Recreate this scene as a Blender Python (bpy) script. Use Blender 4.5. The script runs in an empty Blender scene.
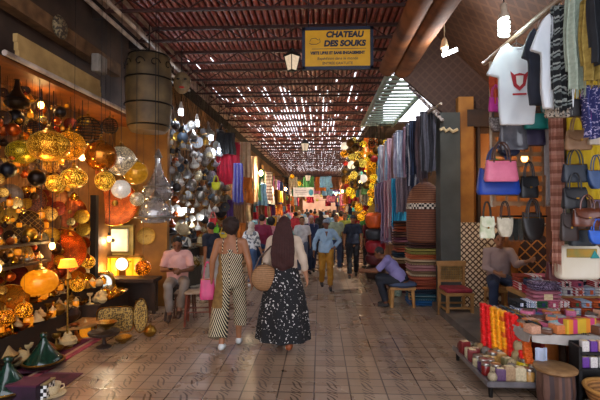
import bpy, bmesh, math, random
from mathutils import Vector, Matrix, Euler
PI = math.pi
R = random.Random(11)
SC = bpy.context.scene
COL = SC.collection

# ---------------------------------------------------------------- camera
FPX = 430.0
cam_d = bpy.data.cameras.new('camera')
cam_d.sensor_width = 36.0
cam_d.lens = FPX * 36.0 / 600.0
cam_d.clip_end = 300
cam = bpy.data.objects.new('camera', cam_d)
COL.objects.link(cam)
CAMZ = 1.85
cam.location = (0, 0, CAMZ)
cam.rotation_euler = (math.radians(90.93), 0, math.radians(2.66))
SC.camera = cam
CM = cam.rotation_euler.to_matrix()
SC.view_settings.view_transform = 'Standard'
SC.view_settings.look = 'None'
SC.view_settings.gamma = 1
SC.view_settings.use_curve_mapping = False
SC.view_settings.exposure = 0.6

# ---------------------------------------------------------------- daylight
world = bpy.data.worlds.new('world')
SC.world = world
world.use_nodes = True
wn = world.node_tree
wn.nodes.clear()
wo = wn.nodes.new('ShaderNodeOutputWorld')
wb = wn.nodes.new('ShaderNodeBackground')
wb.inputs[0].default_value = (0.90, 0.91, 1.0, 1)
wb.inputs[1].default_value = 2.3
wn.links.new(wb.outputs[0], wo.inputs[0])
sun_d = bpy.data.lights.new('sun', 'SUN')
sun_d.energy = 2.5
sun_d.angle = 0.02
sun_d.color = (1.0, 0.93, 0.84)
sun = bpy.data.objects.new('sun', sun_d)
COL.objects.link(sun)
sun.rotation_euler = (math.radians(20), math.radians(14), 0)

# ---------------------------------------------------------------- helpers
def W(px, py, Y):
    """the point of the place at depth Y that the camera sees at this spot"""
    d = CM @ Vector(((px - 300) / FPX, (200 - py) / FPX, -1))
    t = Y / d.y
    return Vector((d.x * t, Y, CAMZ + d.z * t))

def G(px, py, z=0.0):
    d = CM @ Vector(((px - 300) / FPX, (200 - py) / FPX, -1))
    t = (z - CAMZ) / d.z
    return Vector((d.x * t, d.y * t, z))

def lin(h):
    if not isinstance(h, str):
        return tuple(h) + ((1,) if len(h) == 3 else ())
    h = h.lstrip('#')
    o = []
    for i in (0, 2, 4):
        v = int(h[i:i + 2], 16) / 255
        o.append(v / 12.92 if v <= 0.04045 else ((v + 0.055) / 1.055) ** 2.4)
    return tuple(o) + (1,)

_M = {}
def M(c, rough=.65, metal=0.0, c2=None, pat='noise', scale=7.0, bump=0.0, emit=0.0, ecol=None, trans=0.0,
      cols=None, axis='Z', dist=0.0, coat=0.0, thr=.5, rot=0.0, alpha=1.0, sheen=0.0):
    """one procedural material; the same arguments give the same material back"""
    key = (str(c), rough, metal, str(c2), pat, scale, bump, emit, str(ecol), trans, str(cols), axis, dist, coat, thr, rot, alpha)
    if key in _M:
        return _M[key]
    m = bpy.data.materials.new('surface')
    m.use_nodes = True
    nt = m.node_tree
    b = nt.nodes['Principled BSDF']
    L = nt.links.new
    b.inputs['Roughness'].default_value = rough
    b.inputs['Metallic'].default_value = metal
    b.inputs['Transmission Weight'].default_value = trans
    b.inputs['Coat Weight'].default_value = coat
    b.inputs['Alpha'].default_value = alpha
    tc = nt.nodes.new('ShaderNodeTexCoord')
    c1 = lin(c)
    c2l = lin(c2) if c2 else tuple(x * .62 for x in c1[:3]) + (1,)
    co = tc.outputs['Object']
    if rot:
        mp = nt.nodes.new('ShaderNodeMapping')
        mp.inputs['Rotation'].default_value = (0, rot, 0) if axis != 'Y' else (rot, 0, 0)
        L(co, mp.inputs[0]); co = mp.outputs[0]
    nz = nt.nodes.new('ShaderNodeTexNoise')
    nz.inputs['Scale'].default_value = scale
    nz.inputs['Detail'].default_value = 5
    L(co, nz.inputs['Vector'])
    def mix(fac, a, bb):
        x = nt.nodes.new('ShaderNodeMix'); x.data_type = 'RGBA'
        L(fac, x.inputs[0]); 
        if isinstance(a, tuple): x.inputs[6].default_value = a
        else: L(a, x.inputs[6])
        if isinstance(bb, tuple): x.inputs[7].default_value = bb
        else: L(bb, x.inputs[7])
        return x.outputs[2]
    def ramp(fac, stops, const=True):
        r = nt.nodes.new('ShaderNodeValToRGB')
        if const: r.color_ramp.interpolation = 'CONSTANT'
        e = r.color_ramp.elements
        while len(e) > 1: e.remove(e[-1])
        e[0].position = stops[0][0]; e[0].color = stops[0][1]
        for p, cc in stops[1:]:
            q = e.new(p); q.color = cc
        L(fac, r.inputs[0])
        return r.outputs[0]
    def math_(op, a, bb=None):
        x = nt.nodes.new('ShaderNodeMath'); x.operation = op
        for i, q in enumerate((a, bb)):
            if q is None: continue
            if isinstance(q, (int, float)): x.inputs[i].default_value = q
            else: L(q, x.inputs[i])
        return x.outputs[0]
    facout = None
    if pat == 'noise':
        fac = ramp(nz.outputs[0], [(0.3, (0, 0, 0, 1)), (0.7, (1, 1, 1, 1))], False)
        col = mix(fac, c1, c2l)
    elif pat == 'spots':
        vo = nt.nodes.new('ShaderNodeTexVoronoi'); vo.inputs['Scale'].default_value = scale
        L(co, vo.inputs['Vector'])
        fac = math_('LESS_THAN', vo.outputs['Distance'], thr)
        col = mix(fac, c1, c2l); facout = fac
    elif pat == 'fleck':
        fac = math_('GREATER_THAN', nz.outputs[0], thr)
        col = mix(fac, c1, c2l)
    elif pat == 'cells':
        vo = nt.nodes.new('ShaderNodeTexVoronoi'); vo.inputs['Scale'].default_value = scale
        L(co, vo.inputs['Vector'])
        sp = nt.nodes.new('ShaderNodeSeparateColor'); L(vo.outputs['Color'], sp.inputs[0])
        n = len(cols)
        col = ramp(sp.outputs[0], [(i / n, lin(q)) for i, q in enumerate(cols)])
    elif pat in ('bands', 'chevron', 'stripes'):
        sx = nt.nodes.new('ShaderNodeSeparateXYZ'); L(co, sx.inputs[0])
        ax = sx.outputs['XYZ'.index(axis)]
        if pat == 'chevron':
            ax = math_('ADD', sx.outputs[2], math_('MULTIPLY', math_('ABSOLUTE', sx.outputs[0]), -1.9))
        if dist:
            ax = math_('ADD', ax, math_('MULTIPLY', nz.outputs[0], dist))
        fr = math_('FRACT', math_('MULTIPLY', ax, scale))
        cc = cols or [c, c2]
        n = len(cc)
        col = ramp(fr, [(i / n, lin(q)) for i, q in enumerate(cc)])
        if pat == 'bands':
            fac = ramp(nz.outputs[0], [(0.35, (0, 0, 0, 1)), (0.75, (1, 1, 1, 1))], False)
            d = nt.nodes.new('ShaderNodeMix'); d.data_type = 'RGBA'; d.blend_type = 'MULTIPLY'
            L(math_('MULTIPLY', fac, .5), d.inputs[0]); L(col, d.inputs[6]); d.inputs[7].default_value = (.45, .4, .4, 1)
            col = d.outputs[2]
    elif pat == 'check':
        ch = nt.nodes.new('ShaderNodeTexChecker'); ch.inputs['Scale'].default_value = scale
        ch.inputs[1].default_value = c1; ch.inputs[2].default_value = c2l
        L(co, ch.inputs[0]); col = ch.outputs[0]
    elif pat == 'diamond':
        sx = nt.nodes.new('ShaderNodeSeparateXYZ'); L(co, sx.inputs[0])
        u = sx.outputs['XYZ'.index(axis)]; v = sx.outputs[2] if axis != 'Z' else sx.outputs[1]
        a = math_('ABSOLUTE', math_('SUBTRACT', math_('FRACT', math_('MULTIPLY', math_('ADD', u, v), scale)), .5))
        bq = math_('ABSOLUTE', math_('SUBTRACT', math_('FRACT', math_('MULTIPLY', math_('SUBTRACT', u, v), scale)), .5))
        fac = math_('LESS_THAN', math_('MINIMUM', a, bq), thr)
        col = mix(fac, c1, c2l); facout = fac
    L(col, b.inputs['Base Color'])
    if bump:
        bp = nt.nodes.new('ShaderNodeBump'); bp.inputs['Strength'].default_value = bump
        bp.inputs['Distance'].default_value = .02
        L(nz.outputs[0], bp.inputs['Height']); L(bp.outputs[0], b.inputs['Normal'])
    if emit:
        ec = lin(ecol) if ecol else c1
        b.inputs['Emission Color'].default_value = ec
        if facout is not None and pat == 'spots':
            L(math_('MULTIPLY', facout, emit), b.inputs['Emission Strength'])
        else:
            b.inputs['Emission Strength'].default_value = emit
    _M[key] = m
    return m

class MB:
    """collects shapes, links them as one mesh"""
    def __init__(s):
        s.v = []; s.f = []; s.m = []; s.T = Matrix()
    def add(s, vs, fs, mi=0):
        n = len(s.v)
        T = s.T
        s.v += [tuple(T @ Vector(p)) for p in vs]
        s.f += [tuple(n + i for i in q) for q in fs]
        s.m += [mi] * len(fs)
        return s
    def box(s, c, d, rot=None, mi=0, taper=1.0):
        x, y, z = d[0] / 2, d[1] / 2, d[2] / 2
        vs = [Vector((a * x * (taper if e > 0 else 1), b * y * (taper if e > 0 else 1), e * z)) for e in (-1, 1) for a, b in ((-1, -1), (1, -1), (1, 1), (-1, 1))]
        if rot is not None:
            q = Euler(rot).to_matrix(); vs = [q @ p for p in vs]
        c = Vector(c)
        return s.add([p + c for p in vs], [(3, 2, 1, 0), (4, 5, 6, 7), (0, 1, 5, 4), (1, 2, 6, 5), (2, 3, 7, 6), (3, 0, 4, 7)], mi)
    def rbox(s, c, d, r=.02, rot=None, mi=0, seg=3):
        """box with rounded long edges and soft ends"""
        x, y, z = d[0] / 2, d[1] / 2, d[2] / 2
        r = min(r, x * .95, y * .95, z * .95)
        rings = []
        for k in range(seg + 1):
            a = PI / 2 * k / seg
            rings.append((-z + r - r * math.cos(a), -r + r * math.sin(a)))
        for k in range(seg + 1):
            a = PI / 2 * k / seg
            rings.append((z - r + r * math.sin(a), -r + r * math.cos(a)))
        vs = []; n = 0
        for zz, ins in rings:
            rr = r
            pts = []
            for cx, cy, a0 in ((x - r, y - r, 0), (-x + r, y - r, PI / 2), (-x + r, -y + r, PI), (x - r, -y + r, 1.5 * PI)):
                for k in range(seg + 1):
                    a = a0 + PI / 2 * k / seg
                    q = max(rr + ins, 0.0)
                    pts.append(Vector((cx + q * math.cos(a), cy + q * math.sin(a), zz)))
            n = len(pts); vs += pts
        if rot is not None:
            q = Euler(rot).to_matrix(); vs = [q @ p for p in vs]
        c = Vector(c); vs = [p + c for p in vs]
        fs = []
        nr = len(rings)
        for i in range(nr - 1):
            for j in range(n):
                fs.append((i * n + j, i * n + (j + 1) % n, (i + 1) * n + (j + 1) % n, (i + 1) * n + j))
        fs.append(tuple(range(n - 1, -1, -1))); fs.append(tuple((nr - 1) * n + j for j in range(n)))
        return s.add(vs, fs, mi)
    def cone(s, p0, p1, r0, r1, seg=10, mi=0):
        p0 = Vector(p0); p1 = Vector(p1); d = p1 - p0
        if d.length < 1e-6: return s
        q = d.to_track_quat('Z', 'Y').to_matrix()
        vs = []
        for p, r in ((p0, r0), (p1, r1)):
            for k in range(seg):
                a = 2 * PI * k / seg
                vs.append(p + q @ Vector((r * math.cos(a), r * math.sin(a), 0)))
        fs = [(k, (k + 1) % seg, seg + (k + 1) % seg, seg + k) for k in range(seg)]
        fs += [tuple(range(seg - 1, -1, -1)), tuple(range(seg, 2 * seg))]
        return s.add(vs, fs, mi)
    def tube(s, pts, r, seg=8, mi=0, closed=False):
        pts = [Vector(p) for p in pts]; n = len(pts); vs = []
        prev = None
        for i, p in enumerate(pts):
            a = pts[(i - 1) % n] if (closed or i) else p
            b = pts[(i + 1) % n] if (closed or i < n - 1) else p
            d = (b - a)
            if d.length < 1e-9: d = Vector((0, 0, 1))
            d.normalize()
            if prev is None:
                up = Vector((0, 0, 1)) if abs(d.z) < .9 else Vector((1, 0, 0))
                u = d.cross(up).normalized()
            else:
                u = (prev - d * prev.dot(d)).normalized()
            prev = u
            w = d.cross(u)
            rr = r[i] if isinstance(r, (list, tuple)) else r
            for k in range(seg):
                t = 2 * PI * k / seg
                vs.append(p + u * (rr * math.cos(t)) + w * (rr * math.sin(t)))
        fs = []
        m = n if closed else n - 1
        for i in range(m):
            j = (i + 1) % n
            for k in range(seg):
                fs.append((i * seg + k, i * seg + (k + 1) % seg, j * seg + (k + 1) % seg, j * seg + k))
        if not closed:
            fs += [tuple(range(seg - 1, -1, -1)), tuple((n - 1) * seg + k for k in range(seg))]
        return s.add(vs, fs, mi)
    def lathe(s, prof, c=(0, 0, 0), seg=20, mi=0, wob=None, sq=(1, 1)):
        c = Vector(c); vs = []
        for r, z in prof:
            for k in range(seg):
                a = 2 * PI * k / seg
                rr = r * (wob(a, z) if wob else 1)
                vs.append(c + Vector((rr * math.cos(a) * sq[0], rr * math.sin(a) * sq[1], z)))
        fs = []
        n = len(prof)
        for i in range(n - 1):
            for k in range(seg):
                fs.append((i * seg + k, i * seg + (k + 1) % seg, (i + 1) * seg + (k + 1) % seg, (i + 1) * seg + k))
        fs += [tuple(range(seg - 1, -1, -1)), tuple((n - 1) * seg + k for k in range(seg))]
        return s.add(vs, fs, mi)
    def ell(s, c, r, rot=None, seg=16, rings=10, mi=0, mat=None):
        if not isinstance(r, (tuple, list)): r = (r, r, r)
        vs = []; c = Vector(c)
        q = mat if mat is not None else (Euler(rot).to_matrix() if rot is not None else Matrix.Identity(3))
        for i in range(1, rings):
            t = PI * i / rings
            for k in range(seg):
                a = 2 * PI * k / seg
                vs.append(c + q @ Vector((r[0] * math.sin(t) * math.cos(a), r[1] * math.sin(t) * math.sin(a), -r[2] * math.cos(t))))
        nb = len(vs)
        vs += [c + q @ Vector((0, 0, -r[2])), c + q @ Vector((0, 0, r[2]))]
        fs = []
        for i in range(rings - 2):
            for k in range(seg):
                fs.append((i * seg + k, i * seg + (k + 1) % seg, (i + 1) * seg + (k + 1) % seg, (i + 1) * seg + k))
        for k in range(seg):
            fs.append((nb, (k + 1) % seg, k))
            fs.append((nb + 1, (rings - 2) * seg + k, (rings - 2) * seg + (k + 1) % seg))
        return s.add(vs, fs, mi)
    def prism(s, pts, y0, y1, mi=0):
        """outline in x,z given thickness along y"""
        n = len(pts)
        vs = [(x, y0, z) for x, z in pts] + [(x, y1, z) for x, z in pts]
        fs = [tuple(range(n)), tuple(range(2 * n - 1, n - 1, -1))]
        fs += [(k, n + k, n + (k + 1) % n, (k + 1) % n) for k in range(n)]
        return s.add(vs, fs, mi)
    def sheet(s, fn, nu, nv, th=.008, mi=0):
        """a cloth: fn(u, v) -> point; given real thickness along its normal"""
        P = [[Vector(fn(i / nu, j / nv)) for i in range(nu + 1)] for j in range(nv + 1)]
        F_ = []; B = []
        for j in range(nv + 1):
            for i in range(nu + 1):
                a = P[j][min(i + 1, nu)] - P[j][max(i - 1, 0)]
                b = P[min(j + 1, nv)][i] - P[max(j - 1, 0)][i]
                n = a.cross(b)
                n = n.normalized() if n.length > 1e-9 else Vector((0, 1, 0))
                F_.append(P[j][i] + n * th / 2); B.append(P[j][i] - n * th / 2)
        K = len(F_); w = nu + 1
        fs = []
        for j in range(nv):
            for i in range(nu):
                a = j * w + i
                fs.append((a, a + 1, a + w + 1, a + w))
                fs.append((K + a, K + a + w, K + a + w + 1, K + a + 1))
        for i in range(nu):
            fs.append((i, K + i, K + i + 1, i + 1)); a = nv * w + i
            fs.append((a, a + 1, K + a + 1, K + a))
        for j in range(nv):
            a = j * w; fs.append((a, a + w, K + a + w, K + a)); a += nu
            fs.append((a, K + a, K + a + w, a + w))
        return s.add(F_ + B, fs, mi)
    def mesh(s, mats, smooth=True):
        me = bpy.data.meshes.new('mesh')
        me.from_pydata(s.v, [], s.f)
        if not isinstance(mats, (list, tuple)): mats = [mats]
        for m in mats: me.materials.append(m)
        if len(mats) > 1: me.polygons.foreach_set('material_index', s.m)
        if smooth:
            me.polygons.foreach_set('use_smooth', [True] * len(s.f))
            try: me.set_sharp_from_angle(angle=math.radians(38))
            except Exception: pass
        me.update()
        return me
    def build(s, name, mats, parent=None, smooth=True, loc=None, rot=None):
        o = bpy.data.objects.new(name, s.mesh(mats, smooth))
        COL.objects.link(o)
        if parent is not None: o.parent = parent
        if loc is not None: o.location = loc
        if rot is not None: o.rotation_euler = rot
        return o

THINGS = []
def tag(o, label, cat, group=None, kind=None):
    o['label'] = label; o['category'] = cat
    if group: o['group'] = group
    if kind: o['kind'] = kind
    THINGS.append(o)
    return o
def empty(name, loc, rot=(0, 0, 0), scale=None):
    o = bpy.data.objects.new(name, None); COL.objects.link(o)
    o.empty_display_size = .1
    o.location = loc; o.rotation_euler = rot
    if scale: o.scale = scale if isinstance(scale, (tuple, list)) else (scale,) * 3
    return o
def struct(name, mb, mat, smooth=False):
    o = mb.build(name, mat, None, smooth); o['kind'] = 'structure'
    return o
def point(loc, energy, col, parent=None, r=.06, name='lamp_light'):
    d = bpy.data.lights.new(name, 'POINT'); d.energy = energy; d.color = col; d.shadow_soft_size = r
    o = bpy.data.objects.new(name, d); COL.objects.link(o); o.location = loc
    if parent is not None: o.parent = parent
    return o

# kinds: name -> (things' parts). A part is (name, mesh, index of its parent part or None)
KIND = {}
CHAIN0 = {'globe': 1.40, 'oval': 1.20, 'wire': 1.40, 'drop': 1.15, 'bell': .6, 'barrel': .6}
def kind(key, name, parts):
    KIND[key] = (name, parts)
PLACED = []
def free(p, r, k=.8):
    for q, rq in PLACED:
        if (q - p).length < (r + rq) * k: return False
    PLACED.append((p.copy(), r)); return True
def roof_over(p):
    if p.x < -3.24 and p.y < 7.9: return 3.36
    if p.x < -2.3 and p.y < 7.9: return 4.84
    if p.x < 1.75: return 4.95
    return 4.32
def put(key, loc, label, cat, group=None, rot=0, s=1.0, mats=None, name=None, keep=None, top=None):
    """one more of a kind: its empty and each of its parts copied; mats = {part: material}"""
    nm, parts = KIND[key]
    nm = name or nm
    if not isinstance(rot, (tuple, list)): rot = (0, 0, rot)
    sc = s if isinstance(s, (tuple, list)) else (s, s, s)
    if len(parts) == 1:
        o = bpy.data.objects.new(nm, parts[0][1]); COL.objects.link(o)
        o.location = loc; o.rotation_euler = rot; o.scale = sc
        if mats:
            m = mats.get(parts[0][0])
            if m: o.material_slots[0].link = 'OBJECT'; o.material_slots[0].material = m
        return tag(o, label, cat, group)
    r = empty(nm, loc, rot, sc)
    made = []
    for pn, me, pa in parts:
        o = bpy.data.objects.new(pn, me); COL.objects.link(o)
        o.parent = r if pa is None else made[pa]
        if pn == 'chain':
            lp = Vector(loc); zt = top if top is not None else roof_over(lp)
            z0 = CHAIN0[key]; o.location = (0, 0, z0); o.scale = (1, 1, max(.05, (zt - lp.z) / sc[2] - z0))
        if mats and pn in mats and mats[pn]:
            o.material_slots[0].link = 'OBJECT'; o.material_slots[0].material = mats[pn]
        made.append(o)
    if name and name.startswith('hanging_') and (key in ('mini', 'teapot', 'pot', 'dish') or name == 'hanging_banner'):
        zt = roof_over(Vector(loc)); c_ = MB().cone((0, 0, 0), (0, 0, (zt - loc[2]) / sc[2]), .02 if key != 'scarf_c' else .01, .02 if key != 'scarf_c' else .01, 5).build('cord', IRON, r)
    return tag(r, label, cat, group)

# ---------------------------------------------------------------- materials in common use
GOLD = M('#c98a1e', .28, .9, c2='#8a5510', scale=12, bump=.15)
BRASS = M('#b98d3c', .32, .9, c2='#7c5a1c', scale=9)
COPPER = M('#c2622a', .3, .9, c2='#8a3a14', scale=5)
SILVER = M('#b9b6ae', .3, .85, c2='#77736b', scale=9)
IRON = M('#1d1a19', .5, .6, c2='#0d0c0c')
WOODD = M('#3a2416', .6, c2='#20130b', scale=5, bump=.2)
WOODO = M('#a05a1c', .5, c2='#6e3a10', scale=4, bump=.15)
WOODL = M('#b98a4e', .55, c2='#8d6232', scale=6, bump=.15)
WHITE = M('#e6e4e0', .7, c2='#c9c6c0')
CREAM = M('#d9c7a0', .7, c2='#b8a079')
BLACK = M('#151416', .55, c2='#0b0b0c')
LEATHB = M('#6b3a20', .5, c2='#432010', bump=.1)
# ---------------------------------------------------------------- floor and shell
def floor_material():
    m = bpy.data.materials.new('tile_floor'); m.use_nodes = True
    nt = m.node_tree; L = nt.links.new; b = nt.nodes['Principled BSDF']
    tc = nt.nodes.new('ShaderNodeTexCoord'); sx = nt.nodes.new('ShaderNodeSeparateXYZ'); L(tc.outputs['Object'], sx.inputs[0])
    def mt(op, a, c=None, d=None):
        x = nt.nodes.new('ShaderNodeMath'); x.operation = op
        for i, q in enumerate((a, c, d)):
            if q is None: continue
            if isinstance(q, (int, float)): x.inputs[i].default_value = q
            else: L(q, x.inputs[i])
        return x.outputs[0]
    X = mt('ADD', sx.outputs[0], .06 + 36.0); Y = sx.outputs[1]
    u = mt('SUBTRACT', mt('FRACT', mt('DIVIDE', X, .36)), .5)
    v = mt('SUBTRACT', mt('FRACT', mt('DIVIDE', Y, .18)), .5)
    v2 = mt('SUBTRACT', mt('FRACT', mt('DIVIDE', Y, .36)), .5)
    gu = mt('GREATER_THAN', mt('ABSOLUTE', u), .48)
    gv = mt('MAXIMUM', mt('GREATER_THAN', mt('ABSOLUTE', v), .468), mt('MULTIPLY', mt('GREATER_THAN', mt('ABSOLUTE', v2), .478), 1.45))
    # S-shaped grooves running down the middle of each column of tiles
    sw = mt('MULTIPLY', mt('SINE', mt('MULTIPLY', v2, 2 * PI)), .09)
    uu = mt('SUBTRACT', u, sw)
    st = mt('ABSOLUTE', mt('SUBTRACT', mt('FRACT', mt('MULTIPLY', mt('ADD', uu, mt('MULTIPLY', v2, .8)), 6.0)), .5))
    groove = mt('MULTIPLY', mt('LESS_THAN', st, .17), mt('LESS_THAN', mt('ABSOLUTE', u), .15))
    nz = nt.nodes.new('ShaderNodeTexNoise'); nz.inputs['Scale'].default_value = 1.3; nz.inputs['Detail'].default_value = 6
    L(tc.outputs['Object'], nz.inputs['Vector'])
    nf = nt.nodes.new('ShaderNodeTexNoise'); nf.inputs['Scale'].default_value = 40; nf.inputs['Detail'].default_value = 3
    L(tc.outputs['Object'], nf.inputs['Vector'])
    # each tile its own tone
    wn_ = nt.nodes.new('ShaderNodeTexWhiteNoise'); wn_.noise_dimensions = '2D'
    cx = nt.nodes.new('ShaderNodeCombineXYZ'); L(mt('FLOOR', mt('DIVIDE', X, .36)), cx.inputs[0]); L(mt('FLOOR', mt('DIVIDE', Y, .18)), cx.inputs[1])
    L(cx.outputs[0], wn_.inputs['Vector'])
    tone = mt('ADD', mt('ADD', mt('MULTIPLY', nz.outputs[0], .45), .2), mt('MULTIPLY', wn_.outputs[0], .14))
    cr = nt.nodes.new('ShaderNodeValToRGB'); e = cr.color_ramp.elements
    e[0].position = .15; e[0].color = lin('#64503f'); e[1].position = .9; e[1].color = lin('#bfad9a')
    q = e.new(.5); q.color = lin('#917a66')
    L(tone, cr.inputs[0])
    dark = mt('MAXIMUM', mt('MULTIPLY', gu, .85), mt('MAXIMUM', mt('MULTIPLY', gv, .62), mt('MULTIPLY', groove, .75)))
    mx = nt.nodes.new('ShaderNodeMix'); mx.data_type = 'RGBA'; L(dark, mx.inputs[0]); L(cr.outputs[0], mx.inputs[6]); mx.inputs[7].default_value = lin('#2c1c15')
    L(mx.outputs[2], b.inputs['Base Color'])
    L(mt('ADD', mt('MULTIPLY', nz.outputs[0], .16), .20), b.inputs['Roughness'])
    bp = nt.nodes.new('ShaderNodeBump'); bp.inputs['Strength'].default_value = .35; bp.inputs['Distance'].default_value = .006
    h = mt('SUBTRACT', mt('MULTIPLY', nf.outputs[0], .5), dark)
    L(h, bp.inputs['Height']); L(bp.outputs[0], b.inputs['Normal'])
    return m
struct('floor', MB().box((0, 26, -.1), (11, 60, .2)), floor_material())

OCHRE = M('#8a5a22', .7, c2='#5c3812', scale=3, bump=.2)
PLAST = M('#5a4232', .85, c2='#3a2a20', scale=2, bump=.3)
ROOFR = M('#a2483a', .5, c2='#6c2c24', scale=9, bump=.15)
# side walls behind the stalls
struct('wall_left', MB().box((-3.75, .4, 2.5), (.2, 7.2, 5.3)), PLAST)  # unseen stretch beside the camera, added to block sky light from the left
struct('wall_right', MB().box((3.9, -1.0, 2.5), (.2, 4.5, 5.3)), PLAST)
struct('wall_left', MB().box((-3.95, 27, 2.5), (.2, 50, 5.3)), OCHRE)
struct('wall_right', MB().box((3.75, 31.5, 2.5), (.2, 47, 5.3)), PLAST)
struct('wall_right', MB().box((5.0, 4.5, 2.5), (.2, 7, 5.3)), M('#7a5632', .8, c2='#4c3420', scale=2))
# far end of the arcade: a gate opening onto the light
mb = MB().box((-3.0, 50, 2.6), (2.0, .5, 5.2)).box((2.9, 50, 2.6), (2.0, .5, 5.2)).box((0, 50, 4.5), (8, .5, 1.9))
struct('wall_back', mb, M('#b9825a', .8, c2='#8a5c3e', scale=2))
struct('wall_back', MB().box((0, 56, 3), (14, .3, 7)), M('#d9a884', .8, c2='#b98464', scale=1))

# red reed roof: battens along the arcade, sheets above them missing here and there
mb = MB()
ROOFZ = 5.0; X0, X1 = -3.15, 1.75; PW = .105
nb = int((X1 - X0) / PW)
for i in range(nb):
    x = X0 + (i + .5) * PW
    n = 8
    vs = []; 
    for yy in (1.0, 49.8):
        for k in range(5):
            a = PI * k / 4
            vs.append((x + .038 * math.cos(a), yy, ROOFZ + .012 - .034 * math.sin(a)))
        
    fs = [(k, k + 1, 6 + k - 1 + 0, 5 + k) for k in range(4)]
    fs = [(k, k + 1, 5 + k + 1, 5 + k) for k in range(4)] + [(4, 0, 5, 9)]
    mb.add(vs, fs)
struct('ceiling', mb, ROOFR)
mb = MB()
RS = random.Random(5)
GS = {}
def gap_p(x, y):
    if y < 8.6: return .0
    if y < 11.2: return .04
    if y < 13.0: return .5 if -2.0 < x < .2 else .06
    if y < 16.5: return .62 if -1.7 < x < .35 else .12
    if y < 22: return .42
    if y < 34: return .5
    return .6
y = 1.0
seg = 1.15 / 3
while y < 49.5:
    for i in range(nb + 1):
        x = X0 + i * PW
        blk = RS.random() if (int(y / 1.15) * 3 == 0) else 0
        p = gap_p(x, y)
        if RS.random() > .62 or i not in GS: GS[i] = RS.random() < p
        if GS[i] and p > .05 or RS.random() < min(p, .03): continue
        mb.box((x, y + seg / 2, ROOFZ + .05), (PW * 1.02, seg * 1.01, .012))
    y += seg
struct('ceiling', mb, M('#70342a', .7, c2='#4a2019', scale=9))
# trusses
k = 0
yy = 6.15 - 1.15 * 3
TR = M('#4a2620', .6, .0, c2='#2e1612')
while yy < 49:
    mb = MB()
    near = yy < 14
    mb.box(((X0 + X1) / 2, yy, ROOFZ - .06), (X1 - X0, .05, .05))
    mb.box(((X0 + X1) / 2, yy, ROOFZ - .27), (X1 - X0, .045, .04))
    n = 16 if near else 8
    for j in range(n):
        xa = X0 + (X1 - X0) * j / n; xb = X0 + (X1 - X0) * (j + 1) / n
        za, zb = (ROOFZ - .07, ROOFZ - .26) if j % 2 else (ROOFZ - .26, ROOFZ - .07)
        mb.cone((xa, yy, za), (xb, yy, zb), .012, .012, 5)
    struct('ceiling_beam', mb, TR)
    yy += 1.15
# long edge beams
BEAMB = M('#b49480', .5, c2='#7c6050', scale=6)
struct('ceiling_beam', MB().box((-3.12, 25.5, 4.86), (.11, 49, .14)), BEAMB)
struct('ceiling_beam', MB().box((-2.93, 25.5, 4.93), (.04, 49, .06)), BEAMB)
struct('ceiling_beam', MB().box((1.78, 29.5, 4.86), (.10, 41, .16)), M('#7a5a48', .6, c2='#4a352c', scale=6))
# dark roofing over the left stalls
struct('ceiling_left', MB().box((-3.6, 26, 5.05), (.95, 49, .06)), M('#2a1a14', .8, c2='#150d0a', scale=3))
mb = MB()
for j in range(5): mb.box((-3.6, 4 + j * 1.3, 4.9), (.9, .09, .16))
struct('ceiling_beam', mb, M('#38241a', .8, c2='#1c110c'))
# roofing over the right stalls beyond the light opening
struct('ceiling_right', MB().box((2.75, 31.3, 4.35), (2.0, 37, .06)), M('#4a3428', .8, c2='#2c1e17', scale=3))
mb = MB().box((1.85, 31.3, 4.62), (.05, 37, .6))
struct('ceiling_right', mb, M('#3e2a22', .8, c2='#241712', scale=3))

# white pipes running above the left stalls
pm = M('#dccabc', .4, c2='#7d6d62', scale=4)
for x, z, ya, yb in ((-3.03, 4.55, 3.2, 9.8), (-2.86, 4.62, 3.4, 9.3), (-3.2, 3.42, 4.2, 7.9)):
    o = MB().cone((x, ya, z), (x, yb, z), .032, .032, 8).build('hanging_pipe', pm)
    tag(o, {4.55: 'pale pipe running high above the left stalls, nearer the wall', 4.62: 'pale pipe running high above the left stalls, nearer the red roof',
            3.42: 'white rail under the cream shutter board over the lamp shop'}[z], 'pipe')

# ---------------------------------------------------------------- left lamp shop: shell
struct('wall_left', MB().box((-3.38, 7.98, 1.7), (1.05, .12, 3.4)), M('#9a6a24', .65, c2='#6a4212', scale=2.5, bump=.15))
struct('ceiling_left', MB().box((-3.57, 5.6, 3.38), (.62, 5.0, .05)), WOODO)
struct('wall_left', MB().box((-3.72, 5.6, 4.2), (.28, 5.0, 1.6)), PLAST)
# cream board of the shutter box
mb = MB()
for j in range(3): mb.box((-3.27 - j * .012, 5.35, 3.50 + j * .093), (.05, 1.75, .088))
tag(mb.build('shutter_board', M('#d0ac6c', .7, c2='#9c7c48', scale=3, bump=.2)), 'long cream plank board above the lamp shop front', 'board')
tag(MB().box((-3.4, 5.2, 4.12), (.16, 3.6, .2)).build('timber_lintel', M('#84603c', .75, c2='#54391f', bump=.3)), 'brown timber above the cream shutter board', 'timber')
j_ = empty('junction_box', (-3.22, 6.1, 3.93)); 
MB().rbox((0, 0, 0), (.12, .24, .26), .02).build('box_body', M('#8d8478', .6), j_)
MB().box((.065, 0, 0), (.012, .2, .22)).build('box_lid', M('#9d9488', .6), j_)
tag(j_, 'grey electrical box beside the cream shutter board', 'box')
p = W(53, 25, 5.2)
mm = M('#3a3128', .5, c2='#8a7a5a', pat='fleck', scale=30)
tag(MB().lathe([(.02, -.02), (.13, -.02), (.15, .01), (.11, .04), (.03, .05)], seg=16).build('wall_medallion', mm, None, True, (-3.28, 5.25, 4.12), (0, PI / 2, 0)),
    'round metal medallion fixed on the brown timber', 'medallion')
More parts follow.
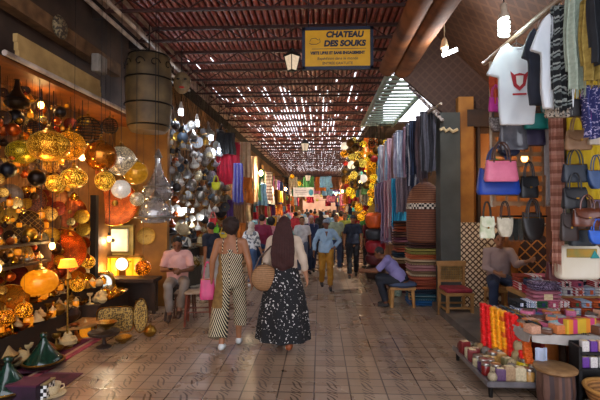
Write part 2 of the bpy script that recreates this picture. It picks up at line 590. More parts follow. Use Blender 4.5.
# dark post
tag(MB().box((0, 0, 1.02), (.09, .09, 2.04)).build('wooden_post', BLACK, loc=(-3.62, 6.75, 0)), 'black upright post between the copper dishes', 'post')

# ---------------------------------------------------------------- kinds of lamps and brassware
def glow(c, e, sc=55, base='#a86a14'):
    return M(base, .3, .85, c2=c, pat='spots', scale=sc, thr=.32, emit=e, ecol=c)
GOLDGLOW = glow('#ffb838', .9, 20, '#b0680e')
GOLDGLOW2 = glow('#ffc440', 1.5, 12, '#b06c10')
SILVGLOW = glow('#ffe2b0', .9, 22, '#8a8078')
AMBER = M('#c8741a', .2, .35, c2='#9a4e0c', scale=5, emit=.35, ecol='#ff9a20')
MILK = M('#f4ead8', .4, emit=2.2, ecol='#fff0d8')

def globe_kind(key, name, squash=1.0, ribs=0, body=None, cord=.6):
    b = MB().ell((0, 0, 0), (1, 1, squash), seg=28, rings=18)
    if ribs:
        b = MB()
        for k in range(ribs):
            z = -.9 + 1.8 * k / (ribs - 1); r = math.sqrt(1 - z * z)
            b.tube([(r * math.cos(a * PI / 12), r * math.sin(a * PI / 12), z * squash) for a in range(24)], .035, 6, closed=True)
        for k in range(8):
            a = k * PI / 4
            b.tube([(math.cos(a) * math.sin(t * PI / 12), math.sin(a) * math.sin(t * PI / 12), squash * math.cos(t * PI / 12)) for t in range(1, 12)], .03, 6)
    g = b.mesh(body or GOLDGLOW)
    z = squash
    capm = MB().lathe([(.34, z - .08), (.30, z + .02), (.14, z + .10), (.10, z + .22), (.13, z + .25), (.05, z + .3)], seg=16).mesh(BRASS)
    loop = MB().tube([(.08 * math.cos(a * PI / 6), 0, z + .37 + .08 * math.sin(a * PI / 6)) for a in range(12)], .02, 6, closed=True).mesh(BRASS)
    fin = MB().lathe([(.02, -z - .16), (.06, -z - .1), (.03, -z - .05), (.16, -z + .03)], seg=12).mesh(BRASS)
    co = MB().cone((0, 0, 0), (0, 0, 1), .018, .018, 5).mesh(IRON)
    kind(key, name, [('globe', g, None), ('cap', capm, None), ('hanging_loop', loop, None), ('finial', fin, None), ('chain', co, None)])
globe_kind('globe', 'hanging_globe_lantern')
globe_kind('oval', 'hanging_globe_lantern', .8)
globe_kind('wire', 'hanging_wire_lantern', 1.0, 9, IRON)

# long-necked glass drop lantern
gm = M('#c9c6c4', .12, .25, c2='#a39f9c', trans=.55, scale=14)
body = MB().lathe([(.02, -.62), (.3, -.6), (.52, -.48), (.6, -.3), (.52, -.1), (.34, .12), (.2, .35), (.13, .6), (.1, .9)], seg=24).mesh(gm)
cap = MB().lathe([(.13, .88), (.17, .92), (.12, 1.0), (.06, 1.12), (.03, 1.2)], seg=14).mesh(SILVER)
ring = MB().lathe([(.53, -.13), (.56, -.11), (.54, -.08), (.5, -.07)], seg=24).mesh(SILVER)
ch = MB().cone((0, 0, 0), (0, 0, 1), .012, .012, 5).mesh(IRON)
kind('drop', 'hanging_drop_lantern', [('glass_body', body, None), ('cap', cap, None), ('band', ring, None), ('chain', ch, None)])
# wide bell lantern
body = MB().lathe([(.1, -.42), (.42, -.36), (.5, -.2), (.5, 0), (.4, .2), (.24, .36), (.1, .46)], seg=24).mesh(gm)
ring = MB().lathe([(.5, -.24), (.62, -.22), (.64, -.19), (.5, -.16)], seg=28).mesh(SILVER)
cap = MB().lathe([(.14, .42), (.18, .47), (.1, .56), (.04, .66)], seg=14).mesh(SILVER)
kind('bell', 'hanging_bell_lantern', [('glass_body', body, None), ('rim', ring, None), ('cap', cap, None), ('chain', MB().cone((0, 0, 0), (0, 0, 1), .012, .012, 5).mesh(IRON), None)])
# big skin barrel lantern
skin = M('#5a482c', .6, c2='#574428', scale=4, bump=.2)
pat_ = M('#6c5836', .6, c2='#3e301c', scale=3.5, bump=.3)
body = MB().lathe([(.34, -.62), (.37, -.6), (.39, -.3), (.40, 0), (.39, .3), (.36, .58), (.33, .62)], seg=28).mesh(pat_)
hoops = []
for z, r in ((-.62, .35), (-.25, .41), (.2, .41), (.62, .35)):
    r1 = MB(); hoops.append(r1); r1.tube([(r * math.cos(a * PI / 16), r * math.sin(a * PI / 16), z) for a in range(32)], .014, 6, closed=True)
sc_ = MB()
for k in range(10):
    a = k * PI / 5
    pts = []
    for t in range(9):
        th = t * PI / 4 * .9; rr = .06 * (1 - t / 11)
        aa = a + rr * math.cos(th) / .41 * 1.6; pts.append((.415 * math.cos(aa), .415 * math.sin(aa), .42 + 1.5 * rr * math.sin(th)))
    sc_.tube(pts, .009, 5)
kind('barrel', 'hanging_barrel_lantern', [('skin_shade', body, None), *[('hoop', h_.mesh(IRON), None) for h_ in hoops], ('scrollwork', sc_.mesh(IRON), None),
     ('fringe', MB().lathe([(.3, -.72), (.36, -.62), (.3, -.6)], seg=28).mesh(skin), None), ('chain', MB().cone((0, 0, 0), (0, 0, 1), .012, .012, 5).mesh(IRON), None)])

# dishes and trays: round, dished towards +y... faces -y
def dish(r, m1, m2, depth=.12):
    f = MB().lathe([(.02, 0), (r * .6, .01), (r * .88, depth * .5), (r, depth), (r * 1.0, depth + .015), (r * .86, depth * .5 + .02), (r * .58, .03), (.02, .025)], seg=36)
    f.v = [(x, -z, y_) for x, y_, z in f.v]; f.f = [q[::-1] for q in f.f]
    c = MB().ell((0, -.03, 0), (r * .13, .025, r * .13), seg=14)
    e = MB().tube([((r * 1.0) * math.cos(a * PI / 18), -depth - .008, r * math.sin(a * PI / 18)) for a in range(36)], .016, 6, closed=True)
    return [('dish', f.mesh(m1), None), ('boss', c.mesh(m2), None), ('edge_ring', e.mesh(m2), None)]
kind('dish', 'wall_dish', dish(1.0, COPPER, BRASS, .12))
# oval and rectangular trays (face -y)
def tray(w, h, ov, m):
    n = 32; pts = []
    for k in range(n):
        a = 2 * PI * k / n; e = 1.0 if ov else .35
        c_, s_ = math.cos(a), math.sin(a)
        pts.append((w * math.copysign(abs(c_) ** e, c_), h * math.copysign(abs(s_) ** e, s_)))
    b = MB().prism([(x * .86, z * .86) for x, z in pts], -.008, .008)
    rim = MB().tube([(x * .93, -.015, z * .93) for x, z in pts], .028, 6, closed=True)
    d = MB().tube([(x * .5, -.012, z * .5) for x, z in pts], .008, 5, closed=True)
    return [('tray_face', b.mesh(m), None), ('rim', rim.mesh(BRASS), None), ('engraved_ring', d.mesh(BRASS), None)]
ENGR = M('#7a5c28', .35, .8, c2='#3c2a10', pat='fleck', scale=11, thr=.5)
kind('ovaltray', 'oval_tray', tray(.5, 1.0, True, ENGR))
kind('recttray', 'engraved_tray', tray(1.0, .72, False, ENGR))
# tagine
def tag_kind(key, m, m2):
    base = MB().lathe([(.55, 0), (.6, .02), (.86, .12), (1.0, .24), (1.03, .3), (.94, .3), (.9, .24)], seg=28).mesh(m2)
    lid = MB().lathe([(.95, .29), (.94, .34), (.72, .55), (.46, .86), (.25, 1.18), (.13, 1.42), (.12, 1.48)], seg=28).mesh(m)
    kn = MB().lathe([(.1, 1.46), (.17, 1.52), (.2, 1.62), (.16, 1.72), (.05, 1.75)], seg=16).mesh(m)
    bd = MB().lathe([(.955, .3), (1.0, .33), (.96, .37)], seg=28).mesh(BRASS)
    kind(key, 'tagine', [('base', base, None), ('lid', lid, None), ('knob', kn, 1), ('metal_band', bd, None)])
tag_kind('tagine', M('#123a2c', .18, c2='#0a241c', coat=.6), M('#2a1712', .4))
tag_kind('tagine_cream', M('#b99a64', .5, c2='#7a5a30', scale=20), M('#4a3220', .5))
# small ware
kind('bowl', 'metal_bowl', [('bowl', MB().lathe([(.3, 0), (.34, .04), (.25, .1), (.7, .3), (.95, .62), (1, .7), (.93, .68), (.6, .36), (.05, .24)], seg=20).mesh(BRASS), None)])
kind('pot', 'lidded_pot', [('body', MB().lathe([(.45, 0), (.5, .05), (.8, .4), (.85, .7), (.65, 1.0), (.6, 1.05)], seg=18).mesh(BRASS), None),
     ('lid', MB().lathe([(.68, 1.03), (.66, 1.1), (.35, 1.35), (.12, 1.45)], seg=18).mesh(BRASS), None), ('knob', MB().ell((0, 0, 1.53), .12, seg=10, rings=8).mesh(BRASS), 1)])
tp = [('body', MB().lathe([(.4, 0), (.46, .06), (.8, .4), (.78, .75), (.45, 1.05), (.35, 1.2), (.4, 1.26)], seg=18).mesh(SILVER), None),
      ('lid', MB().lathe([(.38, 1.24), (.32, 1.4), (.12, 1.55), (.06, 1.7), (.1, 1.76), (.02, 1.85)], seg=14).mesh(SILVER), None),
      ('spout', MB().tube([(.65, 0, .45), (.98, 0, .6), (1.15, 0, .95), (1.35, 0, 1.15)], [.16, .11, .08, .06], 8).mesh(SILVER), None),
      ('handle', MB().tube([(-.4, 0, 1.1), (-.9, 0, 1.15), (-1.15, 0, .8), (-1.0, 0, .45), (-.72, 0, .35)], .06, 6).mesh(SILVER), None)]
kind('teapot', 'teapot', tp)
kind('cone', 'small_tagine', [('base', MB().lathe([(.5, 0), (.55, .03), (.9, .2), (1, .34), (.9, .34)], seg=18).mesh(WOODD), None), ('lid', MB().lathe([(.92, .33), (.7, .6), (.4, 1.0), (.16, 1.4), (.14, 1.5), (.2, 1.58), (.05, 1.68)], seg=18).mesh(CREAM), None)])
kind('candlestick', 'candle_holder', [('base', MB().lathe([(.6, 0), (.62, .08), (.2, .2), (.12, .5), (.22, .62), (.12, .75), (.1, 1.2), (.3, 1.32)], seg=16).mesh(BRASS), None),
     ('cup', MB().lathe([(.28, 1.3), (.42, 1.5), (.45, 1.7), (.36, 1.68), (.2, 1.4)], seg=16).mesh(BRASS), None)])
kind('mini', 'table_lantern', [('base', MB().lathe([(.6, 0), (.6, .1), (.45, .16)], seg=8).mesh(BRASS), None), ('glass', MB().lathe([(.42, .14), (.55, .5), (.55, .9), (.42, 1.2)], seg=8).mesh(AMBER), None),
     ('roof', MB().lathe([(.58, 1.18), (.5, 1.3), (.2, 1.6), (.1, 1.75), (.05, 1.95)], seg=8).mesh(BRASS), None)])
kind('cakestand', 'footed_stand', [('foot', MB().lathe([(.5, 0), (.5, .04), (.16, .16), (.1, .4), (.14, .62)], seg=18).mesh(WOODL), None),
     ('top', MB().lathe([(.2, .6), (1.0, .62), (1.05, .7), (1.05, .74), (.98, .7), (.05, .69)], seg=28).mesh(WOODL), None)])
kind('plate', 'plate', [('plate', MB().lathe([(.4, 0), (.45, .03), (.8, .08), (1, .16), (.98, .18), (.78, .11), (.42, .06), (.02, .05)], seg=22).mesh(CREAM), None)])
kind('cup', 'coffee_cup', [('cup', MB().lathe([(.5, .1), (.55, .15), (.8, .6), (.95, 1.3), (.88, 1.28), (.7, .6), (.1, .25)], seg=18).mesh(CREAM), None),
     ('saucer', MB().lathe([(.6, 0), (.7, .03), (1.5, .16), (1.5, .2), (.6, .1), (.02, .08)], seg=22).mesh(CREAM), None),
     ('handle', MB().tube([(.8, 0, 1.1), (1.2, 0, 1.05), (1.25, 0, .7), (.8, 0, .5)], .08, 6).mesh(CREAM), 0)])
# ---------------------------------------------------------------- left lamp shop: goods
LG = 'lanterns hanging in the lamp shop'
def hang(key, px, py, Y, rpx, label, mats=None, g=LG, s=None, cat='lantern', rot=0.0):
    p = W(px, py, Y); r = rpx / FPX * Y; free(p, r, 0)
    return put(key, p, label, cat, g, rot, s or r, mats)
GL1 = GOLDGLOW
hang('oval', 49, 146, 5.0, 20, 'large glowing pierced gold globe lantern, biggest over the lamp shop', {'globe': GOLDGLOW})
hang('globe', 70, 146, 5.7, 15, 'pierced gold globe lantern just behind the biggest gold globe', {'globe': glow('#ff9c20', 1.6, 20, '#8a4a0a')})
hang('globe', 101, 156, 5.6, 15.5, 'smooth orange-gold globe lantern left of the silver pierced globe', {'globe': M('#d08028', .2, .8, c2='#a85c14', scale=4)})
hang('globe', 121, 161, 5.9, 15, 'silver pierced globe lantern hung right of the orange-gold globe', {'globe': SILVGLOW})
hang('globe', 121, 189, 5.6, 9.5, 'small white glass ball lantern below the silver pierced globe', {'globe': M('#e0d8cc', .12, .2, c2='#b8aca0', scale=8, emit=.15, ecol='#fff0d8')})
hang('globe', 136, 173, 6.0, 12, 'gold glass ball lantern nearest the skin barrel lantern', {'globe': M('#c8901e', .12, .5, c2='#7c4c08', scale=3, emit=.12, ecol='#ffb030')})
hang('oval', 74, 178, 5.4, 13, 'lit yellow-gold pierced lantern below the globe pair', {'globe': GOLDGLOW2})
hang('globe', 55, 183, 5.2, 9, 'small bright yellow pierced lantern above the copper bowls', {'globe': GOLDGLOW2})
hang('globe', 105, 181, 5.5, 10, 'bright pierced yellow lantern below the orange-gold globe', {'globe': GOLDGLOW2})
hang('wire', 88, 131, 5.9, 14, 'dark open wire-hoop ball lantern among the gold globes')
hang('oval', 22, 152, 5.0, 15, 'olive-gold drum lantern at the far left of the globes', {'globe': glow('#e0b020', .7, 50, '#5a4a10')})
hang('wire', 32, 128, 4.9, 8, 'small dark wire lantern above the olive-gold drum')
hang('globe', 37, 178, 4.8, 8.5, 'small dark bronze lantern in front of the copper bowls', {'globe': M('#2a1c12', .35, .7)})
hang('globe', 8, 170, 4.7, 8, 'blackened metal lantern at the picture edge', {'globe': M('#1a1a20', .4, .6)})
hang('globe', 15, 118, 5.0, 9, 'dark hanging lantern under the orange shop ceiling', {'globe': M('#241a14', .4, .6)})
hang('globe', 60, 112, 5.4, 6, 'tiny dark lantern under the end of the cream board', {'globe': M('#2c2018', .4, .6)})
hang('wire', 110, 126, 6.2, 8, 'small dark wire lantern left of the skin barrel lantern')
p = W(158, 184, 6.6)
put('drop', p, 'long-necked clear glass drop lantern', 'lantern', LG, 0, (.40, .40, .46), name='hanging_drop_lantern')
put('bell', W(155, 211, 6.3), 'wide clear glass bell lantern below the long-necked drop', 'lantern', LG, 0, .46)
put('barrel', W(149, 92, 6.9), 'huge tan skin barrel lantern with scrolled ironwork', 'lantern', LG, .3, .92)
hang('globe', 137, 199, 6.3, 7, 'tiny silver ball lantern left of the glass bell lantern', {'globe': SILVGLOW})
hang('drop', 17, 97, 4.9, 20, 'slender dark drop lantern near the picture edge', {'glass_body': M('#2c2014', .3, .5), 'cap': IRON, 'band': IRON})

# copper dishes on the walls
DG = 'copper and brass dishes on the lamp shop walls'
CO2 = M('#b4561c', .25, .8, c2='#8a3a10', scale=4)
def wd(px, py, Y, rpx, label, m=None, tilt=.15, yaw=None, g=DG):
    p = W(px, py, Y); free(p, rpx / FPX * Y, 0); yaw = math.atan2(p.x, p.y) * -1 if yaw is None else yaw
    return put('dish', p, label, 'dish', g, (tilt, 0, yaw), rpx / FPX * Y, {'dish': m} if m else None)
wd(115, 203, 7.6, 23, 'large orange copper dish on the ochre wall right of the black post', CO2)
wd(61, 251, 6.0, 24, 'large orange copper dish low behind the little shaded lamp', M('#c4601a', .25, .75, c2='#8a3a10', scale=4))
wd(30, 200, 5.4, 15, 'dark engraved copper bowl beside the bronze lantern', M('#6a3414', .3, .8, c2='#3a1c0c', pat='fleck', scale=14))
wd(10, 195, 5.0, 12, 'silver-rimmed bowl at the picture edge', M('#8a7a6a', .3, .8))
wd(70, 212, 6.3, 16, 'plain copper dish between two larger copper dishes', M('#a04a1a', .3, .8, c2='#6e2e0e'))
wd(45, 212, 5.8, 12, 'yellow brass bowl above the engraved dark dish', M('#c08a20', .28, .85, c2='#8a5c10'))
wd(25, 226, 5.3, 17, 'dark brass dish with star engraving above the shelf', M('#4a3218', .35, .8, c2='#a87c34', pat='diamond', axis='X', scale=3, thr=.05))
wd(36, 241, 5.5, 12, 'pale silver dish under the star-engraved dish', M('#cfc4a8', .2, .8, c2='#8f7e58'))
wd(7, 214, 5.0, 10, 'brass dish left of the star-engraved dish', M('#a87c24', .3, .85))
wd(57, 196, 5.9, 10, 'small copper dish under the yellow pierced lantern', M('#c06a28', .3, .8))
wd(88, 228, 7.0, 8, 'small brass dish beside the black post', M('#b0801e', .3, .85))
wd(10, 300, 4.9, 17, 'big amber dish standing low at the picture edge', M('#c07a1a', .25, .75, c2='#8a4e0c'))
wd(14, 275, 5.1, 13, 'dark red copper dish beneath the shelf of small lanterns', M('#6a200c', .3, .8, c2='#3a1206'))
wd(86, 281, 6.6, 9, 'small shiny brass dish left of the round mirror', M('#e0a030', .2, .85))
wd(145, 200, 7.6, 8, 'dull brass dish behind the glass lanterns', M('#8a6a2a', .35, .8))
wd(146, 236, 7.75, 9, 'pale tin disc on the ochre wall by the seated man', M('#b08a3a', .45, .6), 0)
wd(95, 175, 7.2, 8, 'copper bowl under the orange-gold globe', M('#a8501c', .3, .8))

# lit square ceiling fitting hung on the ochre wall, round lit lamp, mirror
sq = empty('square_wall_lamp', W(115, 240, 7.85), (0, 0, -.0))
MB().box((0, 0, 0), (.72, .06, .56)).build('back_plate', M('#8a7434', .5), sq)
MB().rbox((0, -.05, 0), (.54, .05, .42), .02).build('diffuser', M('#d8c89c', .5, c2='#a8946a', emit=.25, ecol='#fff0c8'), sq)
MB().ell((0, -.09, 0), (.035, .03, .035)).build('centre_knob', WOODD, sq)
point((0, -.3, 0), 7, (1, .85, .6), sq)
tag(sq, 'square lit lamp with a dark centre knob on the ochre wall', 'lamp')
o = empty('round_wall_lamp', W(122, 264, 7.3))
MB().ell((0, 0, 0), (.11, .06, .11), seg=20).build('diffuser', M('#fff4e0', .4, emit=1.6, ecol='#ffecc8'), o)
MB().tube([(.115 * math.cos(a * PI / 12), .0, .115 * math.sin(a * PI / 12)) for a in range(24)], .014, 6, closed=True).build('rim', BRASS, o)
MB().cone((0, .05, 0), (0, .6, 0), .01, .01, 6).build('bracket', BRASS, o)
tag(o, 'small round white lamp shining above the round mirror', 'lamp')
o = empty('round_mirror', W(103, 283, 6.9), (-.1, 0, .35))
MB().ell((0, 0, 0), (.155, .012, .155), seg=24).build('glass', M('#b8b8a8', .12, .95), o)
MB().tube([(.16 * math.cos(a * PI / 16), 0, .16 * math.sin(a * PI / 16)) for a in range(32)], .028, 8, closed=True).build('frame', BRASS, o)
MB().box((0, .02, -.2), (.05, .1, .14)).build('foot', BRASS, o)
tag(o, 'round brass-framed mirror standing on the brass shelf', 'mirror')
# glowing yellow glass case
o = empty('lit_glass_case', W(115, 268, 7.7) )
for k, x in enumerate((-.42, -.28, -.14, 0, .28, .42)):
    MB().box((x, 0, 0), (.11, .09, .36)).build('glass_pane', M('#d89a1c', .3, c2='#a8680c', scale=9, emit=.75, ecol='#ffa418'), o)
MB().box((0, 0, .2), (1.0, .14, .03)).box((0, 0, -.2), (1.0, .14, .03)).build('case_frame', BRASS, o)
tag(o, 'row of glowing yellow glass panes under the square lamp', 'case')
point((0, -.25, 0), 10, (1, .7, .3), o)
tag(MB().box((0, 0, 0), (.9, .4, .06)).box((0, .12, -.3), (.8, .05, .6)).box((-.42, -.1, -.45), (.05, .05, .9)).box((.42, -.1, -.45), (.05, .05, .9)).build('wall_shelf', WOODD, loc=(-3.30, 7.46, .58)),
    'dark shelf under the glowing panes behind the seated man', 'shelf')
# little lamp with a shade
def shade_lamp(px, py, Y, s, label, c='#f0a030', e=2.0):
    o = empty('standing_lamp', W(px, py, Y), scale=s)
    MB().lathe([(.5, 0), (.34, .42), (.32, .42), (.48, 0)], seg=20).build('lamp_shade', M(c, .6, emit=e, ecol='#ff9e20'), o)
    MB().lathe([(.04, .1), (.05, -.3), (.16, -.5), (.18, -.62), (.06, -.75), (.05, -4.2), (.3, -4.4), (.3, -4.5)], seg=14).build('stand', BRASS, o)
    point((0, 0, .15), 7, (1, .6, .2), o)
    return tag(o, label, 'lamp')
shade_lamp(68, 267, 5.5, .24, 'slim brass lamp with a glowing orange cone shade before the big copper dish', e=1.0)
hang('oval', 40, 282, 5.1, 17, 'big glowing amber glass bowl lamp under the copper dish', {'globe': M('#d88a1c', .2, .3, c2='#b0600e', scale=3, emit=.35, ecol='#ff9010')}, None)
hang('globe', 143, 268, 6.9, 8, 'orange ball lamp left of the man in pink', {'globe': glow('#ff8a18', 1.2, 6, '#a84c08')}, None)
hang('globe', 24, 310, 4.9, 8, 'amber ball lamp among the brassware near the floor', {'globe': glow('#ffa020', 1.6, 7, '#9a5410')}, None)
hang('globe', 5, 318, 4.75, 9, 'amber ball lamp low at the picture edge', {'globe': glow('#ff9a20', 1.3, 8, '#8a480c')}, None)
hang('globe', 88, 262, 6.6, 7, 'small amber glass lamp left of the glowing panes', {'globe': glow('#ffb030', 2.0, 8, '#a8640e')}, None)
hang('globe', 78, 285, 6.2, 7, 'small orange glass lamp below the shaded table lamp', {'globe': glow('#ffa828', 1.8, 9, '#96540c')}, None)
# lights of the shop itself, one hung lamp each
for x, y, z, e in ((-3.3, 4.9, 2.2, 22), (-3.35, 5.9, 2.55, 26), (-3.4, 6.9, 2.3, 20), (-3.45, 5.4, 1.35, 16), (-3.3, 6.6, 1.35, 12), (-3.4, 4.4, 1.2, 10), (-3.55, 5.3, 3.15, 10)):
    o = empty('hanging_bulb', (x, y, z))
    MB().ell((0, 0, 0), (.035, .035, .05), seg=12).build('glass', M('#ffd890', .3, emit=10, ecol='#ffc060'), o)
    MB().cone((0, 0, .04), (0, 0, .1), .02, .02, 8).build('socket', IRON, o)
    MB().cone((0, 0, .1), (0, 0, 3.36 - z), .006, .006, 5).build('cord', IRON, o)
    point((0, 0, 0), e, (1, .62, .24), o, .05)
    tag(o, 'bare warm bulb hanging in the lamp shop', 'bulb', 'bulbs among the brass lanterns')
# shelf of small lanterns on the left wall
tag(MB().box((0, 0, 0), (.34, 1.1, .03)).box((.0, 0, -.24), (.34, 1.1, .03)).box((0, -.54, -.12), (.34, .02, .25)).box((0, .54, -.12), (.34, .02, .25)).build('wall_shelf', WOODD, loc=(-3.66, 4.9, 1.40)),
    'dark shelf with rows of small brassware below the star-engraved dish', 'shelf')
RS = random.Random(3)
small_n = ('mini', 'teapot', 'pot', 'candlestick', 'bowl', 'cone')
adj = {'mini': 'table lantern', 'teapot': 'squat teapot', 'pot': 'lidded pot', 'candlestick': 'candle holder', 'bowl': 'open bowl', 'cone': 'small tagine'}
tones = [('bright gold', M('#d89c30', .25, .9)), ('dull brass', M('#8a6a2c', .4, .8)), ('silvery', M('#b8b0a0', .3, .85)), ('copper', M('#b0602c', .3, .85)), ('cream', M('#cdb98a', .6, c2='#9a8050', scale=25)), ('bronze', M('#4a321c', .4, .7))]
for row, z in ((0, 1.416), (1, 1.176)):
    for i in range(9):
        k = small_n[(i * 2 + row) % 4]; tn, tm = tones[(i + row * 2) % 6]
        pt = {'mini': ('base', 'roof'), 'teapot': ('body', 'lid', 'spout', 'handle'), 'pot': ('body', 'lid', 'knob'), 'candlestick': ('base', 'cup'), 'bowl': ('bowl',), 'cone': ('lid',)}[k]
        put(k, (-3.60 + .04 * (i % 2), 4.45 + i * .115, z), '%s %s on the %s of the dark shelf' % (tn, adj[k], 'top board' if row == 0 else 'lower board'),
            adj[k].split()[-1], 'brassware on the dark wall shelf', RS.uniform(0, 6), .058, {q: tm for q in pt})
# stepped display under the lamps
tag(MB().box((0, 0, .2), (.34, 1.75, .4)).box((-.09, 0, .5), (.16, 1.75, .2)).build('display_step', M('#33200f', .7, c2='#1c1108'), loc=(-3.66, 5.3, 0)),
    'dark stepped stand of brassware behind the green tagines', 'stand')
tag(MB().box((0, 0, .2), (.56, 1.0, .4)).box((-.14, 0, .5), (.28, 1.0, .2)).build('display_step', M('#33200f', .7, c2='#1c1108'), loc=(-3.54, 6.72, 0)),
    'dark stepped stand of brassware by the black post', 'stand')
n = 0
for row in range(4):
    for i in range(19):
        k = small_n[RS.randrange(6)]; tn, tm = tones[RS.choice((0, 1, 0, 4, 4, 4, 0, 3))]
        pt = {'mini': ('base', 'roof'), 'teapot': ('body', 'lid', 'spout', 'handle'), 'pot': ('body', 'lid', 'knob'), 'candlestick': ('base', 'cup'), 'bowl': ('bowl',), 'cone': ('lid',)}[k]
        y = 4.5 + i * .145 + .05 * (row % 2)
        x, z = ((-3.53, .4), (-3.62, .4), (-3.72, .6), (-3.79, .6))[row]
        if y > 6.26: x, z = ((-3.31, .4), (-3.42, .4), (-3.52, .6), (-3.66, .6))[row]
        put(k, (x + RS.uniform(-.02, .02), y, z), '%s %s in the %s row of the brassware stands' % (tn, adj[k], ('front', 'second', 'third', 'back')[row]),
            adj[k].split()[-1], 'brassware on the stepped stand', RS.uniform(0, 6), RS.uniform(.075, .115), {q: tm for q in pt})
for i in range(17):
    k = small_n[RS.randrange(6)]; tn, tm = tones[RS.choice((0, 1, 1, 4, 5, 3))]
    pt = {'mini': ('base', 'roof'), 'teapot': ('body', 'lid', 'spout', 'handle'), 'pot': ('body', 'lid', 'knob'), 'candlestick': ('base', 'cup'), 'bowl': ('bowl',), 'cone': ('lid',)}[k]
    y = 4.95 + i * .145; x = -3.36 + RS.uniform(-.03, .05)
    if y > 6.1: x = -3.13 + RS.uniform(-.03, .05)
    put(k, (x, y, .014 if y < 5.8 and x < -3.2 else .0), '%s %s on the floor before the brassware stands' % (tn, adj[k]), adj[k].split()[-1], 'brassware on the floor before the stands', RS.uniform(0, 6), RS.uniform(.11, .15), {q: tm for q in pt})

# many more bowls and dishes filling the walls between the big ones
RS = random.Random(17)
wt = [('bright gold', M('#e0a030', .25, .85, c2='#a06810')), ('orange copper', M('#c8601c', .28, .8, c2='#8a3a0e')), ('dark bronze', M('#4a2c14', .35, .75, c2='#241408')), ('yellow brass', M('#c89428', .3, .85, c2='#7c5410')), ('engraved', M('#7a5018', .35, .8, c2='#d8a040', pat='fleck', scale=9)), ('red copper', M('#94340e', .3, .8, c2='#5a1c08')), ('pale gold', M('#d8b468', .25, .85))]
for gx in range(13):
    for gy in range(15):
        px = -4 + gx * 7.2 + RS.uniform(-3, 3); py = 92 + gy * 14.0 + RS.uniform(-5, 5)
        if py > 300 or py < 78 + gx * 3: continue
        Y = min(3.62 * FPX / (320 - px), 7.6) + RS.uniform(-.25, 0)
        p = W(px, py, Y); r = RS.uniform(4, 8) / FPX * Y
        if p.x < -3.78 or not free(p, r, .55): continue
        nm, m_ = wt[RS.randrange(7)]
        k = RS.choice(('dish', 'dish', 'dish', 'globe', 'mini', 'teapot', 'pot', 'mini'))
        if k == 'dish': put('dish', p, nm + ' dish on the crowded lamp shop wall', 'dish', 'metalware crowding the lamp shop wall', (RS.uniform(-.1, .3), 0, RS.uniform(.3, 1.1)), r, {'dish': m_})
        elif k in ('globe', 'oval'): put(k, p, nm + ' ball lantern in the crowded lamp shop', 'lantern', 'metalware crowding the lamp shop wall', 0, r * .9, {'globe': m_})
        else:
            pt = {'mini': ('base', 'roof'), 'teapot': ('body', 'lid', 'spout', 'handle'), 'pot': ('body', 'lid', 'knob')}[k]
            put(k, p, '%s %s in the crowded lamp shop' % (nm, adj[k]), adj[k].split()[-1], 'metalware crowding the lamp shop wall', RS.uniform(0, 6), r * .8, {q: m_ for q in pt}, name='hanging_' + KIND[k][0])
# rug and floor goods
rugm = M('#7a2440', .9, c2='#4c1a2c', pat='noise', scale=9)
rg = empty('woven_rug', (-3.42, 5.1, 0))
MB().box((-.05, 0, .006), (.66, 1.5, .012)).build('field', rugm, rg)
MB().box((.33, 0, .0065), (.07, 1.6, .013)).box((-.05, .78, .0065), (.7, .06, .013)).build('border', M('#a8485a', .9, c2='#7a3040'), rg)
MB().box((.27, 0, .007), (.04, 1.5, .014)).build('inner_stripe', M('#b8927a', .9), rg)
tag(rg, 'dark magenta rug with a pink border before the lamp shop', 'rug')
rg2 = empty('woven_rug', (-3.1, 4.35, 0))
MB().box((0, 0, .006), (.95, .6, .012)).build('field', M('#5a2030', .9, c2='#32121c'), rg2)
MB().box((0, .31, .0065), (.95, .04, .013)).build('border', M('#6a3a50', .9), rg2)
tag(rg2, 'plum-coloured mat under the nearer green tagine', 'rug')
put('tagine', G(40, 372) + Vector((-.04, 0.12, .014)), 'dark green glazed tagine standing on the magenta rug', 'tagine', None, 0, .225)
put('tagine', G(4, 402) + Vector((-.04, .1, .014)), 'dark green tagine nearest the picture corner', 'tagine', None, .4, .22)
# stacks of pottery
def pile(px, py, n, r, m1, lab, lidlab):
    b = G(px, py); z = 0
    for k in range(n):
        mm_ = m1[k % len(m1)]
        put('bowl', b + Vector((0, 0, z)), lab % ('lowest', 'middle', 'upper', 'top')[min(k, 3)], 'bowl', 'stacked dark bowls', .3 * k, (r, r, r * .7), {'bowl': mm_})
        z += r * .42
    put('tagine_cream', b + Vector((0, 0, z + .02)), lidlab, 'tagine', None, 0, r * .82)
DK = [M('#33190e', .35, c2='#1c0d08'), M('#5a3a20', .4), M('#3c1c12', .35)]
pile(33, 342, 3, .24, DK, '%s dark bowl in the stack under the pale pointed tagine', 'pale pointed tagine topping the stack of dark bowls')
pile(6, 372, 2, .15, DK, '%s dark bowl in the stack at the picture edge', 'pale pointed tagine topping the stack at the picture edge')
wo_ = tones[4][1]
put('cakestand', G(74, 338) , 'low wooden footed stand on the rug\'s far end', 'stand', None, 0, (.36, .36, .32))
put('pot', G(74, 338) + Vector((-.05, 0, .24)), 'dark lidded pot on the low wooden footed stand', 'pot', None, 0, .15, {'body': DK[0], 'lid': DK[0]})
put('candlestick', G(56, 336), 'pale carved goblet left of the footed stand', 'goblet', None, 0, .17, {'base': wo_, 'cup': wo_})
put('pot', G(56, 336) + Vector((0, 0, .30)), 'pale round pot perched on the carved goblet', 'pot', None, 0, .10, {'body': wo_, 'lid': wo_, 'knob': wo_})
put('pot', G(20, 366), 'pale ball-topped pot between the two green tagines', 'pot', None, 0, .13, {'body': wo_, 'lid': wo_})
put('candlestick', G(28, 362), 'pale goblet behind the green tagine on the rug', 'goblet', None, 0, .13, {'base': wo_, 'cup': wo_})
